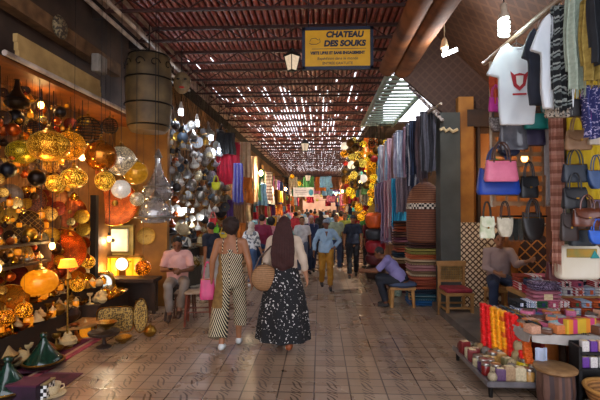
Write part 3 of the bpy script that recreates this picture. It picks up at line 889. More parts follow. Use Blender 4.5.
put('cakestand', G(104, 347), 'dark low footed stand right of the rug', 'stand', None, 0, (.19, .19, .28), {'foot': WOODD, 'top': WOODD})
put('bowl', G(107, 345) + Vector((0, 0, .22)), 'brass bowl on the dark low footed stand', 'bowl', None, 0, .13)
p = G(112, 337); put('recttray', p + Vector((0, .1, .22)), 'large engraved brass tray leaning behind the dark footed stand', 'tray', None, (-.15, 0, .3), (.27, .5, .27))
p = G(139, 335); put('ovaltray', p + Vector((0, .05, .27)), 'tall oval brass tray leaning near the man in pink', 'tray', None, (-.12, 0, .35), (.22, .5, .26))
p = G(45, 397)
tl = empty('mosaic_box', p + Vector((-.05, 0, 0)), (0, 0, .1))
MB().box((0, 0, .07), (.2, .16, .14)).build('box_body', M('#101010', .4, c2='#e8e8e8', pat='check', scale=28), tl)
MB().box((0, 0, .148), (.21, .17, .016)).build('lid', M('#8a7a54', .5), tl)
tag(tl, 'small black and white chequered box beside the coffee cup', 'box')
put('cup', G(52, 395), 'cream cup on a saucer on the floor', 'cup', None, .6, .085)
bx_ = empty('wooden_box', G(28, 399))
MB().box((0, 0, .08), (.28, .2, .16)).build('box_body', M('#3a1a34', .7, c2='#1e0c1c'), bx_)
MB().box((0, 0, .165), (.3, .22, .014)).build('lid', M('#5a1e3c', .8), bx_)
tag(bx_, 'dark purple box between tagine and chequered box', 'box')
for i, (px, py, k, s, lb) in enumerate(((88, 335, 'pot', .12, 'brass pot at the rug\'s far corner'), (123, 343, 'bowl', .12, 'brass bowl on the floor before the engraved tray'),
        (97, 331, 'teapot', .13, 'squat teapot behind the rug\'s far corner'), (150, 336, 'pot', .11, 'dark pot beside the oval tray'), (62, 350, 'bowl', .1, 'small bowl on the magenta rug'))):
    put(k, G(px, py), lb, lb.split()[1] if k != 'teapot' else 'teapot', None, i, s)
# mask with red lips
o = empty('hanging_mask', W(182, 83, 7.6), (0, 0, .2))
MB().ell((0, 0, 0), (.15, .06, .2), seg=18).ell((0, -.06, -.01), (.025, .035, .05)).build('face', M('#8a7450', .6, c2='#5a4830', scale=12), o)
for s_ in (-1, 1): MB().ell((s_ * .06, -.05, .06), (.032, .015, .018)).build('eye', BLACK, o)
MB().ell((0, -.055, -.09), (.05, .022, .022)).build('lips', M('#c02a20', .4), o)
MB().cone((0, 0, .19), (0, 0, .9), .006, .006, 5).build('cord', IRON, o)
tag(o, 'pale carved mask with red lips right of the skin barrel lantern', 'mask')

# bright spiral bulbs over the left stalls
def cfl(p, label, e=26, s=1.0, top=None, col=(.78, .86, 1.0)):
    o = empty('hanging_bulb', p)
    pts = [(.035 * s * math.cos(t * .7), .035 * s * math.sin(t * .7), -.02 * s + t * .0036 * s) for t in range(32)]
    MB().tube(pts, .013 * s, 6).build('spiral_tube', M('#f4f6ff', .3, emit=22, ecol='#dfe8ff'), o)
    MB().lathe([(.04 * s, .1 * s), (.042 * s, .16 * s), (.025 * s, .2 * s), (.02 * s, .24 * s)], seg=12).build('socket', WHITE, o)
    MB().cone((0, 0, .22 * s), (0, 0, (top or p.z + .9) - p.z), .006, .006, 5).build('cord', IRON, o)
    point((0, 0, 0), e, col, o, .05)
    return tag(o, label, 'bulb', 'spiral bulbs over the left stalls' if p.x < 0 else None)
for i, (px, py, Y) in enumerate(((181, 114, 8.35), (197, 125, 9.4), (211, 139, 10.6), (219, 152, 11.6))):
    cfl(W(px, py, Y), ('nearest', 'second', 'third', 'farthest')[i] + ' bright spiral bulb in the row over the silverware stall', 26, 1.0, 4.95)
cfl(W(262, 187, 17.0), 'tiny bright bulb over the draped scarves farther down the left side', 30, 1.4, 4.95)

# ---------------------------------------------------------------- left silverware stall (beyond the ochre wall)
tag(MB().box((0, 0, .22), (.75, 3.2, .44)).box((-.2, 0, .6), (.4, 3.2, .34)).build('display_step', M('#3a3430', .8, c2='#221e1c'), loc=(-3.25, 10.0, 0)),
    'low grey stepped stand of the silverware stall', 'stand')
tag(MB().box((0, 0, 1.6), (.1, .1, 3.2)).build('wooden_post', M('#6a6058', .6), loc=(-3.0, 8.35, 0)), 'grey upright post where the silverware stall begins', 'post')
CLR = [('white', '#dcd8d0'), ('grey', '#8a8a8c'), ('silver', None), ('black', '#1e1c20'), ('brass', 'b'), ('cream', '#cdbb92'), ('slate blue', '#4a5868'), ('copper', 'c'), ('yellow', '#d8c020'), ('turquoise', '#3aa0a0')]
def clr(c):
    return SILVER if c is None else BRASS if c == 'b' else COPPER if c == 'c' else M(c, .45)
RS = random.Random(21)
cnt = 0
kk = [('globe', 'globe lantern', 'lantern'), ('dish', 'dish', 'dish'), ('bell', 'bell lantern', 'lantern'), ('teapot', 'teapot', 'teapot'), ('mini', 'table lantern', 'lantern'), ('drop', 'drop lantern', 'lantern')]
for gx in range(12):
    for gy in range(15):
        px = 165 + gx * 5.6 + RS.uniform(-2, 2); py = 124 + gy * 8.6 + RS.uniform(-4, 4) + gx * 1.0
        if py > 245: continue
        Y = min(2.95 * FPX / (322 - px), 13.0) + RS.uniform(-.7, 1.1)
        Y = max(Y, 8.1)
        k, nm, ct = kk[RS.randrange(6)]; cn, cc = CLR[RS.choice((0, 0, 0, 1, 1, 2, 2, 2, 2, 2, 3, 3, 4, 5, 5, 6, 6, 2, 0, 7, 1, 3))]
        r = RS.uniform(3.2, 6.2) / FPX * Y
        mt_ = clr(cc)
        part = {'globe': 'globe', 'dish': 'dish', 'bell': 'glass_body', 'teapot': 'body', 'mini': 'glass', 'drop': 'glass_body'}[k]
        if k in ('bell', 'drop'): r *= 1.5
        z_ = W(px, py, Y)
        if z_.x < -3.75 or not free(z_, r, .6): continue
        put(k, z_, '%s %s hanging in the silverware stall' % (cn, nm), ct, 'wares hung in the silverware stall', (0, RS.uniform(-.3, .3), RS.uniform(-.6, .6)), r, {part: mt_}, name='hanging_' + KIND[k][0].replace('hanging_', ''))
for row in range(4):
    for i in range(13):
        k = small_n[RS.randrange(6)]; tn, tm = tones[RS.choice((2, 2, 2, 4, 1, 5))]
        pt = {'mini': ('base', 'roof', 'glass'), 'teapot': ('body', 'lid', 'spout', 'handle'), 'pot': ('body', 'lid', 'knob'), 'candlestick': ('base', 'cup'), 'bowl': ('bowl',), 'cone': ('lid',)}[k]
        x, z = ((-2.95, .44), (-3.15, .44), (-3.33, .77), (-3.52, .77))[row]
        put(k, (x + RS.uniform(-.03, .03), 8.55 + i * .23 + RS.uniform(-.03, .03), z), '%s %s in the %s row of the silverware stand' % (tn, adj[k], ('front', 'second', 'third', 'back')[row]),
            adj[k].split()[-1], 'wares on the silverware stand', RS.uniform(0, 6), RS.uniform(.08, .12), {q: tm for q in pt})
RS = random.Random(8)
for i in range(22):
    x = -2.75 + (i % 2) * .22 + RS.uniform(-.04, .04); y = 8.3 + (i // 2) * .3 + RS.uniform(-.06, .06)
    tn, tm = tones[RS.choice((2, 2, 4, 1))]; k = ('plate', 'bowl', 'bowl', 'teapot')[RS.randrange(4)]
    nm = {'plate': 'plate', 'bowl': 'bowl', 'teapot': 'teapot'}[k]
    put(k, (x, y, 0), '%s %s set on the floor before the silverware stand' % (tn, nm), nm, 'wares on the floor by the silverware stand', RS.uniform(0, 6), RS.uniform(.09, .13),
        {q: tm for q in (('plate',) if k == 'plate' else ('bowl',) if k == 'bowl' else ('body', 'lid', 'spout', 'handle'))})
# glass-shelf light over the silver goods
o = empty('hanging_fluorescent_lamp', W(186, 211, 9.2))
MB().cone((-.16, 0, 0), (.16, 0, 0), .03, .03, 10).build('tube', M('#ffffff', .3, emit=9, ecol='#f0f4ff'), o)
MB().box((0, 0, .05), (.36, .07, .04)).build('housing', WHITE, o)
MB().cone((0, 0, .06), (0, 0, 1.8), .006, .006, 5).build('cord', IRON, o)
point((0, -.1, -.1), 25, (.9, .95, 1), o)
tag(o, 'bright white tube lamp above the seated man\'s right side', 'lamp')
# ---------------------------------------------------------------- cloth and bag kinds
def scarf_kind(key, w=.3, L=1.4, waves=3, ph=0.0, fringe=True, flare=.15):
    def fn(u, v):
        x = (u - .5) * w * (1 + flare * v) + .012 * math.sin(v * 7 + ph)
        return (x, .035 * math.sin(u * waves * 2 * PI + ph) * (.5 + .5 * v) + .012 * math.sin(v * 5 + u * 3), -v * L + .02 * math.sin(u * 9 + ph))
    front = MB().sheet(fn, 26, 14, .01)
    def fb(u, v):
        p = fn(u, v * .8); return (p[0] * .92, p[1] + .06 * (1 - .3 * v), p[2])
    front.sheet(fb, 26, 8, .01)
    front.sheet(lambda u, v: ((u - .5) * w, .03 - .035 * math.cos(v * PI), .03 * math.sin(v * PI)), 12, 6, .012)
    parts = [('cloth', front.mesh(WHITE), None)]
    if fringe:
        fr = MB()
        for i in range(16):
            p = fn((i + .5) / 16, 1)
            fr.cone(p, (p[0] + .006 * math.sin(i), p[1], p[2] - .09), .005, .003, 4)
        parts.append(('fringe', fr.mesh(WHITE), None))
    kind(key, 'hanging_scarf', parts)
scarf_kind('scarf_a', .30, 1.4, 3, 0); scarf_kind('scarf_b', .24, 1.25, 2, 1.3); scarf_kind('scarf_c', .42, 1.1, 4, 2.2, False); scarf_kind('scarf_d', .34, 1.7, 3, 4.0)

TMPS = bpy.data.scenes.new('workbench')
def evaluated(mb, voxel, smooth=4, name='mesh'):
    """closed shapes fused into one continuous surface"""
    me = mb.mesh(WHITE, False)
    o = bpy.data.objects.new('tmp', me); TMPS.collection.objects.link(o)
    r = o.modifiers.new('r', 'REMESH'); r.mode = 'VOXEL'; r.voxel_size = voxel; r.use_smooth_shade = True
    if smooth:
        s = o.modifiers.new('s', 'SMOOTH'); s.factor = .5; s.iterations = smooth
    vl = TMPS.view_layers[0]; vl.update(); dg = vl.depsgraph
    out = bpy.data.meshes.new_from_object(o.evaluated_get(dg))
    bpy.data.objects.remove(o); bpy.data.meshes.remove(me)
    out.polygons.foreach_set('use_smooth', [True] * len(out.polygons))
    out.materials.clear()
    return out
def wrinkle(me, amp, f):
    for v in me.vertices:
        c = v.co
        v.co.y += amp * math.sin(c.x * f + 1.7 * math.sin(c.z * 5)) + amp * .6 * math.sin(c.z * f * .6 + c.x * 9)
# T-shirt on a hanger, flat in x-z
def tee_kind(key, m, L=.78, w=.52):
    b = MB()
    hw = w / 2
    b.prism([(-hw * .9, -L), (hw * .9, -L), (hw, -.40), (hw * .97, -.16), (hw + .02, -.30), (hw + .12, -.27), (hw * .95, -.02), (hw * .8, .01), (.09, .045), (.05, .0), (-.05, .0), (-.09, .045), (-hw * .8, .01), (-hw * .95, -.02), (-hw - .12, -.27), (-hw - .02, -.30), (-hw * .97, -.16), (-hw, -.40)], -.03, .03)
    me = evaluated(b, .012, 6); wrinkle(me, .012, 26); me.materials.append(m)
    hk = MB().tube([(0, 0, .02), (0, 0, .1), (.03, 0, .13), (.03, 0, .16), (0, 0, .18), (-.025, 0, .16)], .005, 5).tube([(-.13, 0, -.02), (0, 0, .05), (.13, 0, -.02)], .007, 5)
    co = MB().tube([(.09 * math.cos(PI + a * PI / 8), -.03, .03 + .05 * math.sin(PI + a * PI / 8)) for a in range(9)], .009, 6)
    kind(key, 'hanging_shirt', [('cloth', me, None), ('hanger', hk.mesh(M('#888480', .3, .8)), None), ('collar', co.mesh(m), None)])
TW = M('#dfe6ea', .75, c2='#c8d2da', scale=3)
tee_kind('tee', TW, .80, .36)

def bag_kind(key, w=.36, h=.24, d=.13, hand=.2, flap=False, round_=False, taper=.85):
    b = MB()
    rows = []
    n = 9
    for i in range(n):
        t = i / (n - 1)
        z = -h + h * t
        ww = w / 2 * (1.0 - (1 - taper) * t); dd = d / 2 * (1 - .55 * t)
        if round_:
            e = math.sqrt(max(0, 1 - (1 - t) ** 2.2 * .75)); ww *= e
        if i == 0: ww *= .9; dd *= .8
        if i == n - 1: dd *= .8
        rows.append((ww, dd, z))
    vs = []; S = 24
    for ww, dd, z in rows:
        for k in range(S):
            a = 2 * PI * k / S; c_, s_ = math.cos(a), math.sin(a)
            vs.append((ww * math.copysign(abs(c_) ** .5, c_), dd * math.copysign(abs(s_) ** .6, s_), z))
    fs = []
    for i in range(n - 1):
        for k in range(S): fs.append((i * S + k, i * S + (k + 1) % S, (i + 1) * S + (k + 1) % S, (i + 1) * S + k))
    fs += [tuple(range(S - 1, -1, -1)), tuple((n - 1) * S + k for k in range(S))]
    b.add(vs, fs)
    parts = [('bag_body', b.mesh(BLACK), None)]
    for s_ in (-1, 1):
        pts = [(w * .24 * math.cos(PI - PI * k / 10), s_ * d * .22, -.03 + (hand + .03) * math.sin(PI * k / 10) ** .8) for k in range(11)]
        parts.append(('handle', MB().tube(pts, .010, 6).mesh(BLACK), None))
    if flap:
        f = MB().sheet(lambda u, v: ((u - .5) * w * taper * .98, -d * (.1 + .45 * v ** .6) - .006, .01 - v * h * .55 * (1 - .25 * (2 * u - 1) ** 2)), 10, 6, .008)
        parts.append(('flap', f.mesh(BLACK), None))
        parts.append(('clasp', MB().rbox((0, -d * .56 - .012, -h * .5), (.035, .012, .03), .006).mesh(BRASS), 3))
    else:
        z_ = MB().tube([(-w * taper * .45, -d * .2, -.01), (0, -d * .23, -.005), (w * taper * .45, -d * .2, -.01)], .006, 5)
        parts.append(('zip_trim', z_.mesh(BRASS), None))
    kind(key, 'hanging_bag', parts)
bag_kind('bag', .38, .25, .15, .2)
bag_kind('bag_flap', .36, .27, .13, .22, True)
bag_kind('bag_round', .36, .30, .16, .24, False, True, .9)
bag_kind('bag_tall', .30, .36, .12, .26, True)
def bagmats(c, hc=None, rough=.45, **kw):
    m = M(c, rough, **kw) if isinstance(c, str) else c
    h = M(hc, .5) if isinstance(hc, str) else m
    return {'bag_body': m, 'flap': m, 'handle': h}

# ---------------------------------------------------------------- right front: wooden canopy
LOG = M('#8a5228', .85, c2='#4c2812', scale=3, bump=.3)
for x, z, r in ((1.24, 4.40, .15), (1.52, 4.38, .17)):
    mb = MB().tube([(x, 2.3, z + .02), (x, 4.5, z), (x + .01, 6.5, z + .02), (x, 7.95, z)], [r, r * 1.06, r * .97, r], 12)
    struct('ceiling_beam', mb, LOG, True)
VAULT = M('#4c3020', .7, pat='diamond', axis='Y', scale=5, thr=.12, c2='#5c3c28')
VAULT2 = M('#42281c', .7, pat='diamond', axis='X', scale=6.0, thr=.12, c2='#4c3224')
# left slope with battens, right slope woven, gable at the far end
def slope(name, xa, za, xb, zb, ya, yb, m):
    mb = MB().add([(xa, ya, za), (xb, ya, zb), (xb, yb, zb), (xa, yb, za), (xa, ya, za + .05), (xb, ya, zb + .05), (xb, yb, zb + .05), (xa, yb, za + .05)],
                  [(0, 1, 2, 3), (7, 6, 5, 4), (0, 4, 5, 1), (1, 5, 6, 2), (2, 6, 7, 3), (3, 7, 4, 0)])
    return struct(name, mb, m)
slope('ceiling_right', 1.5, 4.35, 2.05, 5.05, 2.2, 7.95, M('#3e2418', .7, c2='#24140d', scale=6))
slope('ceiling_right', 2.05, 5.05, 3.3, 3.85, 2.2, 7.95, VAULT)
slope('ceiling_right', 3.3, 3.85, 5.0, 3.7, 2.2, 7.95, M('#3c2a20', .7, c2='#201510'))
mb = MB()
for j in range(20):
    y = 2.6 + j * .28
    a = Vector((1.52, y, 4.33)); b_ = Vector((2.03, y, 4.99))
    mb.cone(a, b_, .02, .02, 6)
struct('ceiling_beam', mb, M('#6e4830', .6, c2='#3e2618'), True)
mb = MB().tube([(2.06, 2.3, 5.0), (2.06, 7.9, 5.0)], .05, 8)
struct('ceiling_beam', mb, LOG, True)
struct('wall_right', MB().prism([(1.38, 4.36), (2.06, 5.06), (3.3, 3.86), (3.3, 3.35), (2.9, 3.28), (2.3, 3.5), (1.75, 4.0)], 7.9, 7.98), VAULT2)
struct('wall_right', MB().box((3.95, 7.94, 3.55), (2.1, .1, .75)), VAULT2)
# back wall of the opening: wood panelling over a tiled wainscot
struct('wall_right', MB().box((3.55, 7.95, 2.45), (2.5, .1, 1.75)), M('#a8641f', .5, c2='#7a4212', scale=2, bump=.15))
struct('wall_right', MB().box((3.55, 7.93, .79), (2.5, .12, 1.58)), M('#d8c4a4', .4, pat='diamond', axis='X', scale=7, thr=.14, c2='#5a3c2a'))
struct('wall_right', MB().box((2.66, 7.64, .85), (.44, .06, 1.46)), M('#d8c4a4', .4, pat='diamond', axis='X', scale=10, thr=.16, c2='#4a3020'))
struct('trim_1', MB().box((3.55, 7.86, 1.6), (2.5, .04, .07)), WOODO)
struct('trim_2', MB().box((2.58, 7.78, 1.9), (.26, .16, 3.8)), M('#ac7430', .45, c2='#7c4c1a', scale=3))
struct('trim_3', MB().box((3.7, 7.76, 3.42), (2.2, .14, .3)), WOODD)
struct('trim_4', MB().box((2.82, 7.8, 1.9), (.05, .1, 3.4)), WOODD)
struct('column_right', MB().box((2.27, 7.75, 1.75), (.34, .32, 3.5)), M('#4c4e4a', .7, c2='#30322f', scale=2))
# wall lamp behind the bags and small arched niche cupboard
nb_ = empty('arched_cupboard', (3.65, 7.55, 0))
def arch(w, h, n=10):
    return [(-w / 2, 0), (w / 2, 0)] + [(w / 2 * math.cos(PI * k / n), h - w / 2 + w / 2 * math.sin(PI * k / n)) for k in range(n + 1)]
MB().prism(arch(.85, 1.55), -.1, .3).build('case', M('#a86420', .45, c2='#6c3a10', bump=.2), nb_)
MB().prism([(x * .72, .12 + z * .82) for x, z in arch(.85, 1.55)], -.13, -.09).build('niche_panel', M('#3a1e0e', .5, c2='#c07a2c', pat='diamond', axis='X', scale=5, thr=.08), nb_)
tag(nb_, 'carved wooden cupboard with arched front behind the seated stallholder', 'cupboard')
o = empty('hanging_bulb', (3.35, 7.2, 2.65))
MB().ell((0, 0, 0), (.05, .05, .07)).build('glass', M('#ffd890', .3, emit=8, ecol='#ffb050'), o)
MB().cone((0, 0, .06), (0, 0, 1.1), .006, .006, 5).build('cord', IRON, o)
point((0, 0, 0), 95, (1, .66, .3), o)
tag(o, 'warm bulb lighting the wooden panelling behind the handbags', 'bulb')
# floor slab before the right stalls
struct('floor', MB().box((3.2, 6.35, .06), (2.3, 3.3, .12)), M('#6a6058', .8, c2='#4a423c', scale=4))

# bright openings in the canopy: pale battens under the sky
mb = MB()
for j in range(17):
    mb.box((1.72, 8.15 + j * .30, 4.3), (.95, .10, .03))
mb.box((1.27, 10.6, 4.33), (.06, 5.2, .09)).box((2.2, 10.6, 4.33), (.06, 5.2, .09))
struct('ceiling_right', mb, M('#b8ccba', .5, c2='#90a896', trans=.4))
# light strip and big bulb
o = empty('hanging_spiral_bulb', W(504, 28, 4.4))
pts = [(.045 * math.cos(t * .62), .045 * math.sin(t * .62), -.075 + t * .0042) for t in range(40)]
MB().tube(pts, .017, 7).build('spiral_tube', M('#eaf6f0', .3, emit=2.6, ecol='#eafff6'), o)
MB().lathe([(.05, .09), (.05, .13), (.032, .17), (.028, .24), (.02, .25)], seg=14).build('socket', M('#b8a894', .4), o)
MB().cone((0, 0, .24), (0, 0, .75), .006, .006, 5).build('cord', IRON, o)
point((0, 0, -.02), 10, (.86, 1, .95), o, .08)
tag(o, 'large white spiral bulb above the white T-shirts', 'bulb')
o = empty('hanging_lamp', W(449, 53, 6.3))
MB().cone((-.09, 0, -.03), (.11, 0, .05), .028, .028, 12).build('tube', M('#ffffff', .3, emit=14, ecol='#f2f8ff'), o)
MB().lathe([(.03, -.0), (.06, .05), (.04, .16), (.02, .2)], (-.06, .02, .03), seg=14).build('socket', CREAM, o)
MB().tube([(-.06, .02, .22), (-.06, .02, .45), (-.02, .02, .62), (.05, .02, .72)], .006, 5).build('cord', CREAM, o)
point((0, -.06, -.08), 38, (.93, .97, 1), o, .06)
tag(o, 'bright bare lamp hanging under the woven canopy', 'lamp')
# knotted white cloth and pale item on the column
# ---------------------------------------------------------------- right front: clothes rail
RX, RZ = 2.0, 3.58
o = MB().cone((RX - .02, 5.25, RZ), (RX + .02, 2.9, RZ + .02), .028, .028, 12).build('hanging_rail', M('#b09a84', .4, c2='#8a7460'))
tag(o, 'pale round rail from which the T-shirts and scarves hang', 'rail')
fr = empty('rack_frame', (0, 0, 0))
MB().cone((RX, 5.12, 1.85), (RX, 5.12, RZ + .05), .016, .016, 10).build('post', M('#c8b8a0', .4), fr)
MB().cone((2.74, 5.12, 1.85), (2.74, 5.12, RZ + .05), .018, .018, 10).build('post', M('#c8b8a0', .4), fr)
lt = MB()
for i in range(6): lt.box((RX + .04 + i * .14, 5.13, 2.6), (.03, .014, 1.5))
for j in range(13): lt.box((RX + .37, 5.112, 1.89 + j * .115), (.74, .014, .05))
lt.build('lattice', M('#b08a64', .6, c2='#7c5638'), fr)
tag(fr, 'wooden lattice rack carrying the pink and black handbags', 'rack')
SG = 'T-shirts and scarves on the pale rail'
def onrail(key, Y, label, cat, mats=None, rot=.25, s=1.0, dz=-.16, dx=0, nm=None, g=SG):
    return put(key, (RX + dx, Y, RZ + dz), label, cat, g, rot, s, mats, name=nm)
t1 = onrail('tee', 4.50, 'white T-shirt with a red crest, first on the rail', 'T-shirt', rot=-.12, dx=.02, dz=-.09)
em = MB().prism([(-.085, .08), (-.05, .045), (0, .06), (.05, .045), (.085, .08), (.07, .0), (.055, -.07), (0, -.12), (-.055, -.07), (-.07, 0)], -.05, -.042)
em.box((0, -.046, -.155), (.13, .008, .018))
eo = em.build('crest_print', M('#b01e2a', .6), t1); eo.location = (.01, -.012, -.34); eo.rotation_euler = (0, 0, 0)
em2 = MB().prism([(-.035, .03), (.035, .03), (.028, -.05), (0, -.08), (-.028, -.05)], -.056, -.05)
e2 = em2.build('crest_figure', WHITE, eo)
onrail('tee', 4.12, 'dark navy T-shirt between the two white T-shirts', 'T-shirt', {'cloth': M('#2a3040', .8), 'collar': M('#2a3040', .8)}, -.1, (.5, 1, .86), dx=.05, dz=-.09)
t2 = onrail('tee', 3.80, 'white T-shirt with a tiny red chest mark, second on the rail', 'T-shirt', rot=-.12, s=(.74, 1, .98), dx=.05, dz=-.1)
b_ = MB().box((0, 0, 0), (.09, .008, .03)).build('chest_mark', M('#c02028', .6), t2); b_.location = (.06, -.045, -.2)
BW = M('#20262a', .8, c2='#9aa6a4', pat='bands', scale=6, cols=['#1e2428', '#1e2428', '#8c9896', '#20262a', '#a8b2ae', '#20262a'], axis='Z', dist=.16)
onrail('scarf_a', 3.7, 'black and grey patterned scarf beside the second white T-shirt', 'scarf', {'cloth': BW, 'fringe': BW}, .0, (.42, 1, .62), -.04, .04)
onrail('scarf_b', 3.52, 'pale sage-green fringed scarf on the rail', 'scarf', {'cloth': M('#a8b6a6', .85, c2='#8a9a8a', scale=20), 'fringe': M('#a8b6a6', .85)}, .0, (.5, 1, .62), -.02, .06)
onrail('scarf_b', 3.38, 'olive-gold scarf hanging right of the sage-green scarf', 'scarf', {'cloth': M('#a8924a', .85, c2='#7e6a2c', scale=14), 'fringe': M('#a8924a', .8)}, .0, (.44, 1, .50), -.14, .09)
onrail('scarf_c', 3.3, 'dark grey cloth hanging at the near end of the rail', 'cloth', {'cloth': M('#2a3038', .85)}, .0, (.26, 1, .60), 0.0, .10)
onrail('scarf_c', 3.1, 'white cloth hanging last on the near end of the rail', 'cloth', {'cloth': M('#ccd4dc', .8)}, .0, (.24, 1, .60), 0.0, .10)
onrail('scarf_c', 5.0, 'orange-red cloth at the far end of the rail', 'cloth', {'cloth': M('#c8502c', .8, c2='#a03818', scale=9)}, .1, (.42, 1, .40), -.12, .06)

# handbags
BG = 'handbags hung on the lattice rack'
def bag(key, px, py, Y, wpx, label, mats, g=BG, rot=0, hz=1.0, nm=None, cat='bag'):
    wu = {'bag': .38, 'bag_flap': .36, 'bag_round': .36, 'bag_tall': .30}[key]
    s = wpx / FPX * Y / wu
    return put(key, W(px, py, Y), label, cat, g, rot, (s, s, s * hz), mats, name=nm)
bag('bag', 495, 97, 4.98, 14, 'small magenta bag hung below the orange-red cloth', bagmats('#c8309a'), rot=.2, hz=1.6)
bag('bag_round', 497, 117, 4.98, 17, 'grey spotted bag left of the smoky bag', bagmats(M('#5a504e', .5, c2='#8c8480', pat='fleck', scale=30), '#3a3434'))
bag('bag', 513, 124, 4.85, 29, 'big shiny smoke-black bag under the crested T-shirt', bagmats(M('#34363e', .15, c2='#74767e', scale=6, coat=.5), '#8c8c8c'), hz=1.35)
bag('bag_round', 509, 141, 4.95, 25, 'small navy bag tucked beneath the smoke-black bag', bagmats('#262c4a'), hz=.7)
bag('bag', 537, 113, 4.75, 25, 'teal green bag right of the smoke-black bag', bagmats('#1a8a86'), hz=.95)
bag('bag', 534, 127, 4.85, 24, 'dark purple bag under the teal green bag', bagmats('#38304e'), hz=1.15)
bag('bag_round', 494, 172, 4.95, 30, 'small bright green pouch peeking out behind the pink bag', bagmats('#3c9a48'), hz=.62)
bag('bag', 501, 160, 4.72, 33, 'rose pink handbag with brown handles', bagmats(M('#e07a98', .45, c2='#c8607e'), '#4a2a1c'), hz=.98)
bag('bag', 498, 168, 4.9, 42, 'wide royal blue bag behind the rose pink handbag', bagmats('#1e48b0', '#24407c'), hz=.95)
bag('bag_tall', 529, 177, 4.9, 18, 'small black backpack right of the royal blue bag', bagmats('#16181c'), hz=.95, nm='hanging_backpack', cat='backpack')
bag('bag_tall', 487, 217, 5.05, 15, 'green and cream slouch bag over the seated stallholder', bagmats(M('#b8c49a', .7, c2='#e8e4d0', scale=10), '#22201e'), hz=1.15)
bag('bag_round', 505, 217, 5.05, 17, 'cream cloth bag right of the green and cream slouch bag', bagmats(M('#d8d0ba', .8, c2='#b8ae94', scale=12), '#22201e'), hz=1.35)
bag('bag_round', 533, 217, 4.8, 23, 'large black shoulder bag under the black backpack', bagmats('#1c1614'), hz=1.15)
bag('bag_round', 532, 212, 4.98, 20, 'dark brown bag half hidden behind the large black shoulder bag', bagmats('#3a241a'), hz=.8)
for i in range(5):
    put('scarf_b', W(511 + i * 5, 219, 6.2), '%s narrow grey folded scarf in the shop opening' % ('first', 'second', 'third', 'fourth', 'fifth')[i], 'scarf', 'grey scarves in the shop opening',
        0, (.22, .6, .24), {'cloth': M(('#7c8480', '#5c6866', '#8c9490', '#4c5856', '#6c7674')[i], .8), 'fringe': M('#7c8480')}, name='hanging_scarf')
o = MB().cone((2.55, 6.2, 1.72), (3.35, 6.2, 1.72), .012, .012, 8).build('hanging_rail', IRON); tag(o, 'thin dark rail holding the grey folded scarves', 'rail')

# hanging strips beside the rack and brown post
o = MB().box((0, 0, 1.8), (.2, .16, 3.5)).build('wooden_post', M('#9a5e3c', .55, c2='#6e3e24', scale=3), loc=(W(555, 90, 6.15).x, 6.15, 0)); tag(o, 'reddish brown wooden post right of the lattice rack', 'post')
put('scarf_d', (W(556, 90, 4.55).x, 4.55, 3.05), 'long pink-brown scarf hanging down beside the reddish post', 'scarf', None, 0, (.34, .8, 1.05), {'cloth': M('#b8806c', .8, pat='bands', cols=['#b8806c', '#c89884', '#9a6450'], scale=9), 'fringe': M('#b8806c')})
put('scarf_d', (W(566, 90, 4.5).x + .12, 4.72, 2.55), 'thin pale grey-green curtain right of the reddish post', 'curtain', None, 0, (.22, .8, .80), {'cloth': M('#8c8c74', .8), 'fringe': M('#8c8c74')}, name='hanging_curtain')
put('scarf_d', (W(547, 90, 4.8).x, 4.8, 3.3), 'thin white scarf hanging at the right edge of the lattice rack', 'scarf', None, 0, (.10, .8, .8), {'cloth': M('#c8c4c4', .8), 'fringe': M('#c8c4c4')})

# right wall of bags before yellow cloths
RB = 'bags in the column beside the yellow cloth'
o = MB().sheet(lambda u, v: ((u - .5) * .62 + 0, .02 * math.sin(u * 28), 3.15 - v * 1.22), 40, 6, .012).build('hanging_cloth', M('#c8a80e', .75, c2='#a0840a', scale=5), loc=(2.86, 4.55, 0))
tag(o, 'yellow cloth hanging behind the column of handbags', 'cloth')
pr = empty('hanging_board', (0, 0, 0))
MB().box((3.2, 4.68, 2.3), (1.1, .05, 2.3)).build('board', M('#5c3c26', .7, c2='#3a2416'), pr)
MB().cone((2.5, 4.5, 3.2), (3.7, 4.5, 3.2), .015, .015, 8).build('top_rod', IRON, pr)
tag(pr, 'brown display panel behind the bags at the right edge', 'panel')
LEO = M('#b4a898', .7, c2='#2c2622', pat='spots', scale=32, thr=.42)
bag('bag_flap', 557, 101, 3.9, 24, 'leopard spotted bag under the sage-green scarf', bagmats(LEO, '#1a1614'), RB, hz=.9)
bag('bag', 575, 99, 4.0, 22, 'plain black bag right of the leopard spotted bag', bagmats('#18161a'), RB, hz=1.2)
bag('bag_flap', 578, 131, 4.25, 26, 'tan brown handbag against the yellow cloth', bagmats(M('#9a7858', .5, c2='#7e5c3e')), RB, hz=.95)
bag('bag', 598, 130, 4.2, 20, 'pale cream bag right of the tan brown handbag', bagmats('#d0c4b4'), RB, hz=1.1)
bag('bag', 575, 164, 4.25, 26, 'dark navy handbag below the tan brown handbag', bagmats('#1c2634'), RB, hz=1.05)
bag('bag_round', 597, 170, 4.2, 20, 'slate blue bag at the picture edge', bagmats('#2c4a78'), RB, hz=1.1)
bag('bag_tall', 574, 188, 4.2, 24, 'black jacket-like bag below the dark navy handbag', bagmats('#14161c'), RB, hz=.7)
bag('bag_flap', 586, 209, 4.15, 28, 'glossy chestnut leather bag', bagmats(M('#6a3420', .3, c2='#43200f', coat=.4)), RB, hz=.8)
bag('bag_tall', 569, 214, 4.2, 18, 'dark brown bag with hanging strap left of the chestnut bag', bagmats('#2c1a14'), RB, hz=1.2)
bag('bag', 582, 229, 4.3, 26, 'dark teal-grey bag under the chestnut leather bag', bagmats('#242e36'), RB, hz=.95)
bag('bag_round', 597, 230, 4.1, 18, 'bright blue pouch at the picture edge', bagmats('#1e5ec8'), RB, hz=.9)
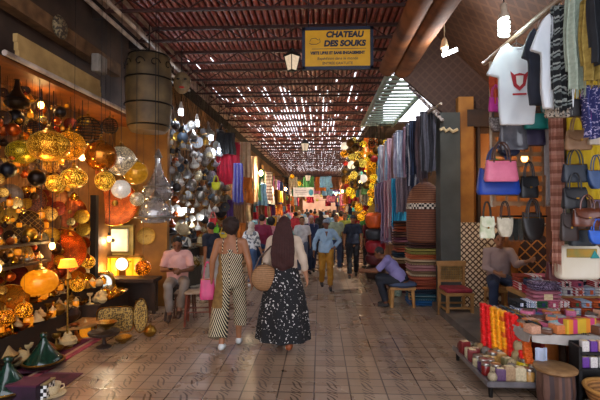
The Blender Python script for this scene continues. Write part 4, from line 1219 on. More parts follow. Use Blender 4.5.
bag('bag', 597, 208, 4.3, 16, 'dusty purple bag at the picture edge under the slate blue bag', bagmats('#786888'), RB, hz=.9)
put('scarf_c', W(598, 86, 3.9), 'navy and purple printed cloth at the picture edge', 'cloth', None, 0, (.5, 1, .42), {'cloth': M('#2a3068', .8, c2='#b0a8c8', pat='fleck', scale=24, thr=.58)})
put('scarf_c', W(589, 90, 3.95), 'narrow orchid-pink scarf right of the plain black bag', 'scarf', None, 0, (.16, 1, .28), {'cloth': M('#b050a8', .8)})
o = empty('canvas_bag', W(583, 276, 4.5) + Vector((0, .1, 0)))
MB().rbox((0, 0, .13), (.42, .16, .36), .05).build('bag_body', M('#d2c8b0', .8, c2='#ded8c8', scale=3), o)
MB().rbox((0, -.085, .23), (.30, .015, .09), .01).build('printed_band', M('#8c8a4a', .7, c2='#b88a30', scale=14), o)
MB().prism([(-.04, -.03), (.05, -.03), (0, .05)], -.1, -.085).build('emblem', M('#2a9a9a', .6), o).location = (.12, 0, .21)
tag(o, 'cream canvas bag with an olive band above the folded cloths', 'bag')
put('bag', W(556, 262, 4.9), 'dark maroon bag left of the cream canvas bag', 'bag', None, 0, (.6, .8, .8), bagmats('#5c1c24'))
# ---------------------------------------------------------------- right front: the tables
def V3(*a): return Vector(a)
RT = Matrix.Rotation(.12, 4, 'Z')
# low platform
pf = empty('low_platform', (-.08, -.08, 0))
MB().box((2.08, 4.88, .125), (.76, 1.08, .04)).build('platform_top', M('#5c4a44', .5, c2='#3a2e2a', scale=8), pf)
MB().box((1.70, 4.88, .14), (.02, 1.1, .05)).box((2.08, 4.34, .14), (.76, .02, .05)).build('metal_edge', M('#8c8c94', .3, .7), pf)
for x, y in ((1.74, 4.38), (1.74, 5.38), (2.42, 4.38), (2.42, 5.38)):
    MB().cone((x, y, 0), (x, y, .11), .02, .024, 8).build('leg', IRON, pf)
tag(pf, 'low metal-edged platform crowded with candles and jars', 'platform')
# upper table
ut = empty('display_table', (0, 0, 0))
MB().box((2.78, 4.90, .55), (1.35, 1.02, .04)).build('table_top', WOODL, ut)
MB().box((2.80, 5.0, .30), (.9, .6, .44)).build('front_panel', M('#b8641c', .6, c2='#8a4610'), ut)
for x, y in ((2.48, 4.55), (2.5, 5.30), (3.38, 4.55), (3.38, 5.30)):
    MB().box((x, y, .265), (.05, .05, .53)).build('leg', WOODD, ut)
tag(ut, 'wide wooden table of trinkets right of the candle stack', 'table')
sh = MB().sheet(lambda u, v: (2.08 + u * 1.40, 4.38 + v * 1.04, .582 + .012 * math.sin(u * 19) * math.sin(v * 13)), 24, 16, .006)
sh.sheet(lambda u, v: (2.09 + u * 1.38, 4.375 - .015 * math.sin(u * 30) - .01 * v, .582 - v * (.06 + .03 * math.sin(u * 7))), 30, 5, .006)
sh.sheet(lambda u, v: (2.08 - .015 * v, 4.38 + u * 1.04, .582 - v * (.07 + .03 * math.sin(u * 9))), 20, 4, .006)
tag(sh.build('white_sheet', M('#bab4ae', .8, c2='#8e8882', scale=5)), 'white sheet spread over the trinket table', 'cloth')
# back tier
bt = empty('display_shelf', (0, -.02, 0))
MB().box((3.22, 5.72, .74), (1.36, .62, .05)).build('shelf_board', WOODL, bt)
MB().box((3.22, 5.78, .42), (1.3, .5, .62)).build('shelf_body', WOODD, bt)
tag(bt, 'raised shelf of folded textiles behind the trinket table', 'shelf')
# folded textiles
def fold(w, d, h, n=3):
    mb = MB()
    for k in range(n):
        mb.rbox((0, .0, h * (k + .5) / n), (w, d - .01 * (k % 2), h / n * .94), h / n * .45)
    return mb
kind('folded', 'folded_cloth', [('cloth', fold(1, 1, 1, 3).mesh(WHITE), None), ('label_strip', MB().box((.0, -.505, .5), (.3, .012, .5)).mesh(WHITE), None)])
kind('roll', 'rolled_cloth', [('cloth', MB().lathe([(.1, -.5), (.3, -.5), (.48, -.47), (.5, -.4), (.5, .4), (.48, .47), (.3, .5), (.1, .5)], seg=18).mesh(WHITE), None),
     ('core_spiral', MB().tube([(.04 * t * math.cos(t * 1.0), .04 * t * math.sin(t), .505) for t in range(1, 11)], .02, 5).mesh(CREAM), None)])
FC = [('crimson', '#a81e38'), ('white and blue', None), ('pale blue', '#a8b8d0'), ('navy', '#28305a'), ('red and white', 2), ('white', '#dcd8d4'), ('dark green', '#1c5a3a'), ('orange', '#c85a24'), ('black', '#1c1c20'), ('rust red', '#a03c22'), ('plum', '#4a2848'), ('rose', '#c8607c')]
WB = M('#dfe2ea', .8, pat='bands', cols=['#dfe2ea', '#dfe2ea', '#34508c', '#dfe2ea', '#6a80b0'], axis='X', scale=3)
RW = M('#e8d8d4', .8, pat='bands', cols=['#e8d8d4', '#b82a34', '#e8d8d4'], axis='X', scale=3)
def fcm(c): return WB if c is None else RW if c == 2 else M(c, .85, c2=None)
FG = 'folded textiles on the raised shelf'
row0 = [0, 2, 1, 5, 4, 2, 5, 6, 8, 7, 3, 9, 0]
for i, ci in enumerate(row0[:9]):
    nm, c = FC[ci]
    put('folded', (2.62 + i * .13, 5.50, .765), nm + ' folded textile in the front row of the raised shelf', 'textile', FG, RS.uniform(-.1, .1), (.125, .26, .105), {'cloth': fcm(c), 'label_strip': fcm(FC[(ci + 5) % 12][1])})
    ci2 = (ci * 5 + 3) % 12; nm, c = FC[ci2]
    if i % 3 != 2:
        put('folded', (2.62 + i * .13, 5.50, .872), nm + ' folded textile atop the front row of the raised shelf', 'textile', FG, RS.uniform(-.15, .15), (.12, .25, .07), {'cloth': fcm(c), 'label_strip': fcm(FC[(ci2 + 4) % 12][1])})
for i in range(8):
    ci = (i * 7 + 4) % 12; nm, c = FC[ci]
    for k in range(2 + (i > 2) + (i > 5)):
        nm, c = FC[(ci + k * 5) % 12]
        put('folded', (2.66 + i * .15, 5.85, .765 + k * .10), nm + ' folded textile in the back row of the raised shelf', 'textile', FG, RS.uniform(-.1, .1), (.145, .26, .095), {'cloth': fcm(c), 'label_strip': fcm(FC[(ci + 2) % 12][1])})
pc = M('#3a2440', .8, c2='#b8a8c8', pat='fleck', scale=22, thr=.56)
put('folded', (2.66, 5.26, .87), 'folded purple printed shawl left of the reddish post', 'shawl', None, .1, (.34, .2, .10), {'cloth': pc, 'label_strip': pc})
for k in range(2): put('folded', (2.66, 5.28, .59 + k * .14), ('beige', 'rose')[k] + ' folded blanket under the purple printed shawl', 'blanket', None, .05 * k, (.34, .22, .135), {'cloth': M(('#a89478', '#b06878')[k], .85), 'label_strip': CREAM})

# trinkets on the white sheet
def packet_kind():
    b = MB().rbox((0, 0, .5), (1, 1, 1), .12)
    t = MB().box((0, 0, 1.01), (.7, .7, .04))
    kind('packet', 'packet', [('pack', b.mesh(WHITE), None), ('printed_label', t.mesh(WHITE), None)])
packet_kind()
kind('necklace', 'necklace', [('beads', (lambda m: [m.ell((.5 * math.cos(a * PI / 10), .32 * math.sin(a * PI / 10), .06), .07, seg=8, rings=6) for a in range(20)] and m)(MB()).mesh(COPPER), None),
     ('pendant', MB().ell((0, -.46, .05), (.14, .17, .05), seg=10, rings=6).mesh(SILVER), None)])
kind('tin', 'round_tin', [('tin_body', MB().lathe([(.5, 0), (.5, .4)], seg=18).mesh(WHITE), None), ('lid', MB().lathe([(.53, .38), (.53, .52), (.48, .56)], seg=18).mesh(SILVER), None)])
TC = [('violet', '#6a3a9a'), ('black', '#1e1a1e'), ('white', '#dcd6d4'), ('orange', '#d8824a'), ('crimson', '#a01c3c'), ('turquoise', '#3a8ca0'), ('pink', '#d06a90'), ('yellow', '#d8b030'), ('brown', '#6a4430'), ('silver', '#a8a6a4'), ('peach', '#d8a488'), ('navy', '#2a3060')]
TRG = 'trinkets on the white-sheeted table'
RS = random.Random(42)
adjp = ('in the front row', 'in the second row', 'in the third row', 'in the fourth row', 'in the back row')
for row in range(5):
    for i in range(11):
        nm, c = TC[RS.randrange(12)]
        k = ('packet', 'packet', 'necklace', 'tin', 'packet')[RS.randrange(5)]
        x = 2.14 + i * .118 + RS.uniform(-.02, .02); y = 4.44 + row * .148 + RS.uniform(-.02, .02)
        s = RS.uniform(.09, .135)
        if k == 'packet': sc_ = (s * 1.1, s * 1.3, RS.uniform(.03, .10)); ms = {'pack': M(c, .4), 'printed_label': M(TC[RS.randrange(12)][1], .4)}; lb = nm + ' packet'
        elif k == 'necklace': sc_ = (s, s * 1.2, s); ms = {'beads': M(c, .3)}; lb = nm + ' bead necklace'
        else: sc_ = (s * .9, s * .9, s * .8); ms = {'tin_body': M(c, .35)}; lb = nm + ' round tin'
        put(k, (x, y, .590), '%s %s of the white-sheeted table' % (lb, adjp[min(row, 4)] if row < 4 else adjp[3] if row < 5 else adjp[4]), lb.split()[-1], TRG, RS.uniform(-.6, .6), sc_, ms)
for i in range(9):
    for k in range(2):
        nm, c = FC[(i * 5 + k * 7 + 1) % 12]
        put('folded', (2.34 + i * .128, 5.27 if i > 3 else 5.24, .588 + k * .085), nm + ' folded textile along the back of the white-sheeted table', 'textile', 'textiles at the back of the trinket table', RS.uniform(-.12, .12), (.12, .22, .08), {'cloth': fcm(c), 'label_strip': fcm(FC[(i + k) % 12][1])})
# dark jewellery cases tilted on the left end of the table
for i, (x, y, nm, c) in enumerate(((2.16, 5.30, 'black', '#18181c'), (2.20, 5.10, 'grey', '#5c5c60'), (2.24, 4.90, 'brown', '#3a2418'), (2.3, 4.66, 'black-brown', '#241814'))):
    o = empty('jewellery_case', (x, y, .60), (.12, 0, .15 + .08 * i))
    MB().box((0, 0, .02), (.24, .15, .035)).build('case_body', M(c, .5), o)
    for q in range(5): MB().tube([(-.09 + q * .045, -.055, .045), (-.085 + q * .045, 0, .05), (-.09 + q * .045, .055, .045)], .007, 6).build('bracelet', M(('#b8a078', '#c8c0b8', '#7a3a28', '#3c5c6c', '#a87c34')[(q + i) % 5], .35, .4), o)
    tag(o, nm + ' jewellery case with bracelets on the table\'s left end', 'case')
# open trays
def tray_box(name, loc, w, d, rot, m, label, tilt=0):
    o = empty(name, loc, (tilt, 0, rot))
    MB().box((0, 0, .01), (w, d, .02)).build('bottom', m, o)
    MB().box((0, -d / 2, .04), (w, .02, .08)).box((0, d / 2, .04), (w, .02, .08)).box((-w / 2, 0, .04), (.02, d, .08)).box((w / 2, 0, .04), (.02, d, .08)).build('sides', m, o)
    return tag(o, label, 'tray')
# tall box of bright magazines / packets on the table's near edge
o = empty('display_box', (2.58, 4.42, .67), (0, 0, .25))
MB().box((0, 0, 0), (.34, .05, .14)).build('front_card', M('#d6b032', .5, pat='bands', cols=['#d6b032', '#e08a28', '#c83c78', '#d6b032'], axis='X', scale=5), o)
MB().box((0, .06, .0), (.34, .06, .12)).build('box_body', M('#b8305c', .6), o)
tag(o, 'yellow and pink striped display box at the table edge', 'box')
put('roll', (2.42, 4.50, .65), 'turquoise rolled cloth beside the striped display box', 'cloth', None, (1.2, .2, .5), (.11, .11, .18), {'cloth': M('#4a94a8', .7, c2='#b8d8dc', scale=20)})
wc = MB().sheet(lambda u, v: (2.80 + u * .20, 4.38 + .03 * math.sin(u * 6), .70 - v * .22 * (1 - .3 * u)), 10, 8, .008)
tag(wc.build('paper_sheet', M('#d8d6d6', .7)), 'white triangular paper beside the striped display box', 'paper')

# red and yellow candle stack, like beaded bricks leaning against the table
RYG = 'red and yellow carved candles stacked by the table'
kind('carved_candle', 'carved_candle', [('wax', (lambda m: [m.rbox((0, 0, .5 + .0), (1, 1, 1), .2)] and [m.ell((dx * .3, -.5, .5 + dz * .3), (.17, .12, .17), seg=8, rings=6) for dx in (-1, 0, 1) for dz in (-1, 0, 1)] and m)(MB()).mesh(WHITE), None),
     ('wick', MB().cone((0, 0, 1), (0, 0, 1.25), .04, .03, 5).mesh(CREAM), None)])
RED = M('#f01c1c', .35, c2='#d01014', scale=20); YEL = M('#ffb414', .35, c2='#f09c10', scale=20); ORG = M('#e06a14', .4, c2='#b84c0c')
FL = W(484, 345, 5.15); 
for j in range(8):
    for i in range(9):
        px = 485 + i * 5.4 + j * .9; py = 345 - j * 4.6 + i * 2.2
        if i > 6 and j > 6: continue
        Y = 5.12 - i * .085
        p = W(px, py, Y)
        p.y += j * .035
        if p.z < .15: p.z = .15
        col_ = ('red', RED) if i < 2 else ('yellow', YEL) if i < 4 else ('amber', YEL if (j % 3) else ORG) if i < 5 else ('scarlet', RED) if i < 8 else ('orange', ORG)
        put('carved_candle', p, '%s carved candle, %s column %s course of the bright stack' % (col_[0], ('first', 'second', 'third', 'fourth', 'fifth', 'sixth', 'seventh', 'eighth', 'last')[i], ('bottom', 'second', 'third', 'fourth', 'fifth', 'sixth', 'seventh', 'eighth', 'top')[j]),
            'candle', RYG, (0, 0, -.1), (.078, .10, .058), {'wax': col_[1]})
bk = MB().box((2.16, 4.86, .36), (.04, .8, .40), rot=(0, 0, .22)); tag(bk.build('backing_board', M('#7a1c14', .7)), 'dark red board behind the bright candle stack', 'board')

# jars and boxes on the low platform
kind('jar', 'glass_jar', [('jar_body', MB().lathe([(.42, 0), (.5, .05), (.52, .7), (.46, .85), (.4, .9)], seg=18).mesh(WHITE), None), ('lid', MB().lathe([(.46, .88), (.47, 1.05), (.44, 1.1)], seg=18).mesh(SILVER), None)])
kind('votive', 'ball_candle', [('wax', MB().lathe([(.2, 0), (.42, .1), (.5, .35), (.46, .62), (.3, .8), (.1, .84)], seg=16, wob=lambda a, z: 1 + .06 * math.sin(6 * a)).mesh(WHITE), None), ('wick', MB().cone((0, 0, .82), (0, 0, .95), .03, .02, 5).mesh(IRON), None)])
JC = [('olive', '#7a7048'), ('amber', '#b88a48'), ('dark red', '#7a1c1c'), ('tan', '#a88a68'), ('purple', '#5c3c64'), ('grey', '#8c8680'), ('cream', '#c8b894'), ('brown', '#5a3824'), ('yellow', '#d8b418')]
RS = random.Random(77)
PG = 'jars and candles on the low platform'
for row in range(6):
    for i in range(8):
        x = 1.68 + row * .088; y = 4.34 + i * .125
        if row > 2 and i > 4 or row > 3 and i > 2: continue
        pool = (0, 6, 3, 0, 2, 2, 4, 4) if row < 2 else (1, 6, 5, 8, 3, 1, 7, 0)
        nm, c = JC[pool[(i * 3 + row * 5 + RS.randrange(3)) % 8]]
        if i > 5 and row < 2: nm, c = JC[(2, 0)[row % 2]]
        k = ('jar', 'votive', 'packet')[RS.randrange(3)]
        s = RS.uniform(.085, .115)
        ms = {'jar': {'jar_body': M(c, .2, coat=.4)}, 'votive': {'wax': M(c, .5, c2='#4a3a28', scale=30)}, 'packet': {'pack': M(c, .5), 'printed_label': CREAM}}[k]
        sc_ = (s, s, s * RS.uniform(1.0, 1.4)) if k != 'packet' else (s, s * .7, s * 1.3)
        put(k, (x + RS.uniform(-.012, .012), y + RS.uniform(-.02, .02), .147), '%s %s in the %s row of the low platform' % (nm, {'jar': 'jar', 'votive': 'ball candle', 'packet': 'box'}[k], ('outer', 'second', 'third', 'fourth', 'fifth', 'inner')[row]),
            {'jar': 'jar', 'votive': 'candle', 'packet': 'box'}[k], PG, RS.uniform(0, 6) if k != 'packet' else RS.uniform(-.3, .3), sc_, ms)
for i, (px, py, nm, c) in enumerate(((521, 345, 'upper beige ball candle by the orange table panel', '#b8a47c'), (519, 355, 'lower beige ball candle by the orange table panel', '#b0986c'), (511, 363, 'pale ball candle left of the yellow jar', '#c8b48a'))):
    p = W(px, py, 4.6); put('votive', (p.x, p.y, max(.147, p.z - .08)), nm, 'candle', None, i, .155, {'wax': M(c, .5, c2='#6a5838', scale=30)})
p = W(525, 371, 4.5); put('jar', (p.x, p.y, .147), 'bright yellow jar at the platform\'s near right corner', 'jar', None, 0, .155, {'jar_body': M('#d8bc10', .3, coat=.4)})
# white towel
o = MB().sheet(lambda u, v: (2.11 + u * .11, 4.335 + .012 * math.sin(u * 9), .47 - v * .26), 8, 8, .014).build('hanging_towel', M('#b8c4dc', .8)); tag(o, 'pale blue-white towel hanging off the near table corner', 'towel')

# drum stool, basket, dark packet shelf at the near right
st = empty('drum_stool', (2.22, 4.20, 0), (0, 0, .2), (.70, .70, 1.12))
MB().lathe([(.2, 0), (.22, .02), (.235, .12), (.22, .27)], seg=24, wob=lambda a, z: 1 + .05 * math.cos(9 * a)).build('pleated_body', M('#5c443c', .6, pat='bands', cols=['#6a4c40', '#443638', '#5c4034'], axis='X', scale=9), st)
MB().lathe([(.24, .27), (.27, .285), (.27, .30), (.25, .31), (.02, .312)], seg=28).build('wooden_seat', M('#947048', .6, c2='#6a4a28'), st)
tag(st, 'round drum stool with a pale wooden top under the table edge', 'stool')
bs = empty('woven_basket', (2.63, 4.0, 0), (0, 0, 0))
MB().lathe([(.15, 0), (.17, .02), (.22, .16), (.235, .22), (.21, .21), (.15, .06), (.02, .05)], seg=26, wob=lambda a, z: 1 + .015 * math.sin(26 * a)).build('basket_body', M('#a8743c', .7, pat='bands', cols=['#b07c42', '#7a5026'], axis='Z', scale=30), bs)
MB().tube([(.23 * math.cos(a * PI / 14), .23 * math.sin(a * PI / 14), .222) for a in range(28)], .018, 6, closed=True).build('rim', M('#c08a44', .6), bs)
tag(bs, 'woven basket with a thick rim at the picture corner', 'basket')
for i, (dx, dy, c, nm) in enumerate(((-.07, 0, '#6a2c4a', 'plum'), (.06, .04, '#a8947c', 'beige'), (0, -.07, '#8a3020', 'brick red'), (.08, -.05, '#4a3a5c', 'violet'))):
    put('roll', (2.63 + dx, 4.0 + dy, .14), nm + ' rolled cloth in the corner basket', 'cloth', 'rolls in the corner basket', (.9, i, 0), (.10, .10, .16), {'cloth': M(c, .8)})
dk = empty('packet_stand', (0, 0, 0))
MB().box((2.92, 4.24, .48), (.98, .17, .02)).box((2.92, 4.24, .33), (.98, .19, .02)).box((2.92, 4.335, .28), (.98, .02, .54)).build('shelves', BLACK, dk)
MB().box((2.43, 4.24, .27), (.03, .17, .54)).build('leg', BLACK, dk); MB().box((3.41, 4.24, .27), (.03, .17, .54)).build('leg', BLACK, dk)
tag(dk, 'black two-tier stand of small packets under the trinket table', 'stand')
for r_ in range(2):
    for i in range(12):
        nm, c = TC[(2, 0, 10, 2, 1, 0, 2, 9, 8, 2, 6, 0)[(i + r_ * 5) % 12]]
        put('packet', (2.49 + i * .076, 4.20, (.491, .341)[r_]), '%s packet on the %s tier of the black stand' % (nm, ('upper', 'lower')[r_]), 'packet', 'packets on the black two-tier stand', 0, (.066, .06, .10), {'pack': M(c, .5), 'printed_label': CREAM})
put('jar', (2.42, 4.0, 0), 'small pale jar on the floor before the corner basket', 'jar', None, 0, .1, {'jar_body': M('#b8a48c', .4)})
put('votive', (2.58, 4.18, 0), 'small red and white ball by the drum stool', 'ball', None, 0, .1, {'wax': M('#a83024', .5, c2='#e0d0c4', scale=9)})
# fan of dry twigs under the platform
RS = random.Random(1)

# ---------------------------------------------------------------- right middle: chair, rugs, poufs
ch = empty('wooden_chair', (2.27, 7.35, 0), (0, 0, PI + .05))
CW = M('#a87c48', .5, c2='#7c5628', scale=5)
for s_ in (-1, 1):
    MB().box((s_ * .2, .19, .22), (.045, .045, .44)).build('leg', CW, ch)
    MB().box((s_ * .21, -.2, .45), (.045, .045, .9)).build('leg', CW, ch)
MB().box((0, 0, .42), (.46, .44, .05)).build('seat', CW, ch)
MB().rbox((0, 0, .475), (.43, .41, .07), .03).build('cushion', M('#8a1e34', .8, c2='#64121f'), ch)
MB().box((0, -.2, .88), (.5, .05, .08)).box((0, -.2, .58), (.38, .03, .04)).build('top_rail', CW, ch)
wv = MB()
for i in range(9): wv.box((-.16 + i * .04, -.2, .72), (.022, .02, .26))
for i in range(6): wv.box((0, -.2 + (.012 if i % 2 else -.012), .62 + i * .042), (.36, .012, .022))
wv.build('woven_back', M('#8a6a34', .7, c2='#5c441c'), ch)
MB().box((0, .2, .2), (.36, .025, .03)).box((0, -.2, .2), (.36, .025, .03)).box((.2, 0, .16), (.025, .36, .03)).box((-.2, 0, .16), (.025, .36, .03)).build('stretcher', CW, ch)
tag(ch, 'wooden chair with woven back and burgundy cushion', 'chair')
# small seat for the man
so = empty('cushioned_stool', (1.52, 8.15, 0))
for sx, sy in ((-1, -1), (1, -1), (1, 1), (-1, 1)): MB().cone((sx * .2, sy * .15, 0), (sx * .18, sy * .13, .36), .03, .035, 8).build('leg', WOODL, so)
MB().box((0, 0, .35), (.46, .36, .05)).build('seat_frame', WOODL, so)
MB().ell((0, 0, .41), (.29, .23, .075), seg=20).build('cushion', M('#44526e', .8, c2='#2e3850'), so)
tag(so, 'wooden stool with a slate blue cushion under the man in lilac', 'stool')
# stack of folded kilims
KC = [('dark maroon', ['#3a1a18', '#5a2c20', '#3a1a18']), ('mustard green', ['#7a7434', '#9a8c44']), ('dark brown', ['#3a2018', '#54301f']), ('rust orange', ['#b04c24', '#c8683c']), ('rose pink', ['#b06a70', '#c88c8c']),
      ('cream', ['#c8b090', '#8a7050']), ('plum', ['#4a2030', '#6a3444']), ('pale pink', ['#c89494', '#b07478']), ('olive and cream', ['#8a8054', '#c0ae84']), ('brick red', ['#8a3a24', '#b0583c']), ('terracotta', ['#a85434', '#8a3c22']),
      ('navy black', ['#14202e', '#22384a']), ('beige', ['#a8987c', '#6a6054']), ('teal striped', ['#1c4c5c', '#8c9c98', '#1c4c5c']), ('deep blue', ['#184a7a', '#1e5c94']), ('dark brown banded', ['#2e1810', '#7a4426', '#2e1810']), ('wine', ['#5c1c20', '#7a2c2c'])]
def kilim(n, base, w, d, h, cols, lab, order, rs):
    z = 0
    for i in range(n):
        nm, cs = KC[order[i % len(order)]]
        hh = h * rs.uniform(.85, 1.15)
        m = M(cs[0], .9, pat='bands', cols=cs, axis='Z', scale=rs.uniform(.8, 2.2), dist=.25)
        put('kilim', base + Vector((rs.uniform(-.02, .02), rs.uniform(-.02, .02), z)), lab % nm, 'rug', 'folded rugs in the tall pile' if w > .6 else 'folded rugs in the narrow pile', rs.uniform(-.06, .06), (w * rs.uniform(.94, 1.03), d, hh), {'rug_layers': m, 'fringe': M(cs[-1], .9)})
        z += hh
    return z
lay = MB()
for k in range(2): lay.rbox((0, 0, .25 + .5 * k), (1, 1, .49), .22)
fr_ = MB()
for k in range(22): fr_.cone((-.46 + k * .044, -.49, .3), (-.46 + k * .044, -.53, .05), .012, .006, 4)
kind('kilim', 'folded_rug', [('rug_layers', lay.mesh(WHITE), None), ('fringe', fr_.mesh(WHITE), None)])
RS = random.Random(4)
zt = kilim(11, Vector((2.03, 8.45, 0)), .74, .6, .104, None, '%s folded rug in the tall pile beside the chair', [14, 13, 11, 10, 9, 5, 7, 5, 3, 1, 0], RS)
# dome-topped woven pouf pair on the pile
for k, (zz, nm) in enumerate(((0, 'lower'),)):
    o = empty('woven_pouf', (2.03, 8.45, zt))
    MB().lathe([(.30, 0), (.335, .03), (.35, .3), (.345, .62), (.34, .64)], seg=26).build('pouf_base', M('#7a4830', .8, pat='bands', cols=['#7a4830', '#5c3220'], axis='Z', scale=22), o)
    MB().lathe([(.34, .64), (.345, .65), (.345, .74), (.335, .75)], seg=26).build('patterned_band', M('#d8cfc0', .8, pat='check', c2='#1a1614', scale=22), o)
    MB().lathe([(.34, .75), (.33, .84), (.28, .98), (.19, 1.09), (.08, 1.16), (.02, 1.17)], seg=26).build('dome', M('#8a5638', .8, pat='bands', cols=['#94603f', '#6a3c26'], axis='Z', scale=24), o)
    tag(o, 'tall domed woven basket with a chequered band on the rug pile', 'basket')
kilim(14, Vector((1.83, 9.55, 0)), .46, .5, .112, None, '%s folded rug in the narrow pile', [6, 0, 15, 11, 2, 16, 5, 11, 9, 15, 6, 2, 10, 15], RS)
put('roll', (1.62, 9.05, .0 + .24), 'rolled green and white rug left of the narrow rug pile', 'rug', None, 0, (.16, .16, .48), {'cloth': M('#2a7a68', .8, c2='#c8d0c4', scale=12)}, name='rolled_rug')

# rails of scarves above the rugs
rl = MB().cone((1.95, 7.0, 3.52), (1.78, 13.5, 3.52), .02, .02, 8).build('hanging_rail', M('#8a7a6c', .5)); tag(rl, 'long rail of striped scarves above the rug piles', 'rail')
RSC = 'scarves on the long rail above the rug piles'
SC_ = [('black and grey', ['#2c2c34', '#5c5c68']), ('mauve grey', ['#6a5c68', '#4c424a']), ('navy', ['#2a3450', '#48587a', '#1e2438']), ('navy striped', ['#24304a', '#c8ccd8', '#24304a', '#24304a']), ('dusty mauve', ['#8a7088', '#b094aa']), ('slate blue striped', ['#8094b4', '#c8d0e0']),
      ('pale lavender', ['#b4b0cc', '#d4d0e0']), ('brown striped', ['#7a5a58', '#a8888a']), ('lilac pink', ['#b890a8', '#d8b8c8']), ('pale blue', ['#a0c0dc', '#d0e0ec']), ('pink', ['#c89aa4', '#e0bcc0']), ('white', ['#d8d8e0', '#b8bccc']), ('light blue', ['#88b0d8', '#b8d4ec']), ('sky blue', ['#6aa0cc', '#a4c8e4'])]
def smat(cs, sc=14): return M(cs[0], .85, pat='bands', cols=cs, axis='X', scale=sc)
RS = random.Random(9)
for i, (nm, cs) in enumerate(SC_):
    Y = 7.75 + i * .38
    x = 1.95 - (Y - 7) * .026
    k = ('scarf_a', 'scarf_b', 'scarf_d')[i % 3]
    Lk = {'scarf_a': 1.4, 'scarf_b': 1.25, 'scarf_d': 1.7}[k]
    Lw = 1.05 if i < 3 else 1.15
    put(k, (x, Y, 3.53), '%s scarf on the long rail above the rug piles' % nm, 'scarf', RSC, RS.uniform(.1, .4), (.85 if i < 5 else 1.05, 1.2, Lw / Lk * (1 + .1 * (i % 2))), {'cloth': smat(cs), 'fringe': M(cs[0], .85)})
# second tier: long striped cloths below
L2 = [('grey-brown', ['#6a5c64', '#8c7c84']), ('cyan blue', ['#1e8cb8', '#3cb0d4']), ('pink and white', ['#c89098', '#e0c4c4']), ('rose striped', ['#a86a7c', '#d0a8b0']), ('mauve', ['#8c7894', '#b0a0b8']), ('purple striped', ['#6a5078', '#a890b0']), ('grey lilac', ['#9088a0', '#b8b0c4'])]
rl = MB().cone((1.78, 8.9, 2.45), (1.68, 12.6, 2.45), .018, .018, 8).build('hanging_rail', M('#6a5c50', .5)); tag(rl, 'lower rail of long striped cloths left of the domed basket', 'rail')
for i, (nm, cs) in enumerate(L2):
    Y = 9.1 + i * .48
    put('scarf_d', (1.775 - (Y - 8.9) * .027, Y, 2.46), '%s cloth on the lower rail left of the domed basket' % nm, 'cloth', 'striped cloths on the lower rail', .25, (1.05, 1.2, (.42, .6, .62, .8, .85, .9, .9)[i]), {'cloth': smat(cs, 18), 'fringe': M(cs[0], .85)}, name='hanging_cloth')
for i in range(4):
    nm, cs = L2[(i * 2 + 5) % 7]
    put('scarf_c', W(392 + i * 4, 212, 10.6 - i * .2), '%s garment under the lower rail of striped cloths' % nm, 'garment', 'garments under the lower rail', .2, (.8, 1, .62), {'cloth': smat(cs, 10)}, name='hanging_garment')
# pale carved sign piece on the post
o = MB().tube([(0, 0, 0), (.06, 0, .03), (.1, 0, -.02), (.16, 0, .02), (.22, 0, -.03), (.3, 0, .01)], .03, 6).build('hanging_tassel', CREAM, loc=W(440, 130, 7.56)); tag(o, 'pale knotted tassel cloth on the grey column', 'cloth')
# beaded garland along the canopy edge
gb = MB()
for i in range(26):
    t = i / 25; p = W(409 + 33 * t, 86 + 34 * t, 8.0 - .5 * t)
    gb.ell(p, .035 if i % 2 else .028, seg=8, rings=6)
tag(gb.build('hanging_garland', M('#3c3038', .6, c2='#b0a49c', pat='fleck', scale=20)), 'dark beaded garland along the canopy edge', 'garland')

# ---------------------------------------------------------------- right far: lamp stall
RS = random.Random(31)
YG = 'lamps and baskets of the far right lamp stall'
o = MB().cone((1.9, 12.6, 3.75), (1.9, 26, 3.75), .03, .03, 8).build('hanging_rail', WOODD); tag(o, 'dark rail carrying the far right lamps', 'rail')
yel = [('glowing yellow', glow('#ffd030', 2.6, 8, '#a07010')), ('glowing gold', glow('#ffb020', 2.2, 7, '#a0680c')), ('amber', glow('#ffa820', 2.2, 5, '#7a4808')), ('pale yellow', glow('#ffe060', 2.0, 6, '#b08c20')), ('dark brass', M('#6a4c1c', .4, .8)), ('white', M('#e0d8c8', .4, emit=.4, ecol='#fff0d8')), ('red', M('#b02018', .5))]
for gx in range(10):
    for gy in range(14):
        px = 346 + gx * 4.2 + RS.uniform(-2, 2); py = 142 + gy * 5.8 + RS.uniform(-3, 3)
        Y = min(max(RS.uniform(.95, 2.0) * FPX / (px - 320), 12.6), 19)
        if py > 192 and W(px, py, Y).x < 1.4: continue
        if py > 222: continue
        if not free(W(px, py, Y), 3.5 / FPX * Y, .5): continue
        nm, m = yel[RS.choice((0, 0, 1, 1, 2, 3, 4, 4, 5, 6, 4) if px > 350 else (4, 5, 6, 2, 0, 4))]
        k = ('globe', 'oval', 'globe', 'wire')[RS.randrange(4)]
        r = RS.uniform(2.4, 4.6) / FPX * Y
        put(k, W(px, py, Y), nm + (' wire lantern' if k == 'wire' else ' lantern') + ' in the far right lamp stall', 'lantern', YG, 0, r, {'globe': m if k != 'wire' else IRON})
put('dish', W(376, 212, 12.0), 'big yellow woven dish above the orange pouf', 'dish', None, (.1, 0, -.1), .23, {'dish': M('#d8a028', .5, pat='bands', cols=['#e0b040', '#8a5a1c'], axis='X', scale=9)})
kind('pouf', 'leather_pouf', [('pouf_body', MB().lathe([(.3, 0), (.42, .04), (.5, .2), (.48, .38), (.36, .46), (.05, .48)], seg=22, wob=lambda a, z: 1 + .03 * math.cos(10 * a)).mesh(WHITE), None), ('top_disc', MB().lathe([(.16, .47), (.15, .49), (.02, .5)], seg=18).mesh(BRASS), None)])
z = 0
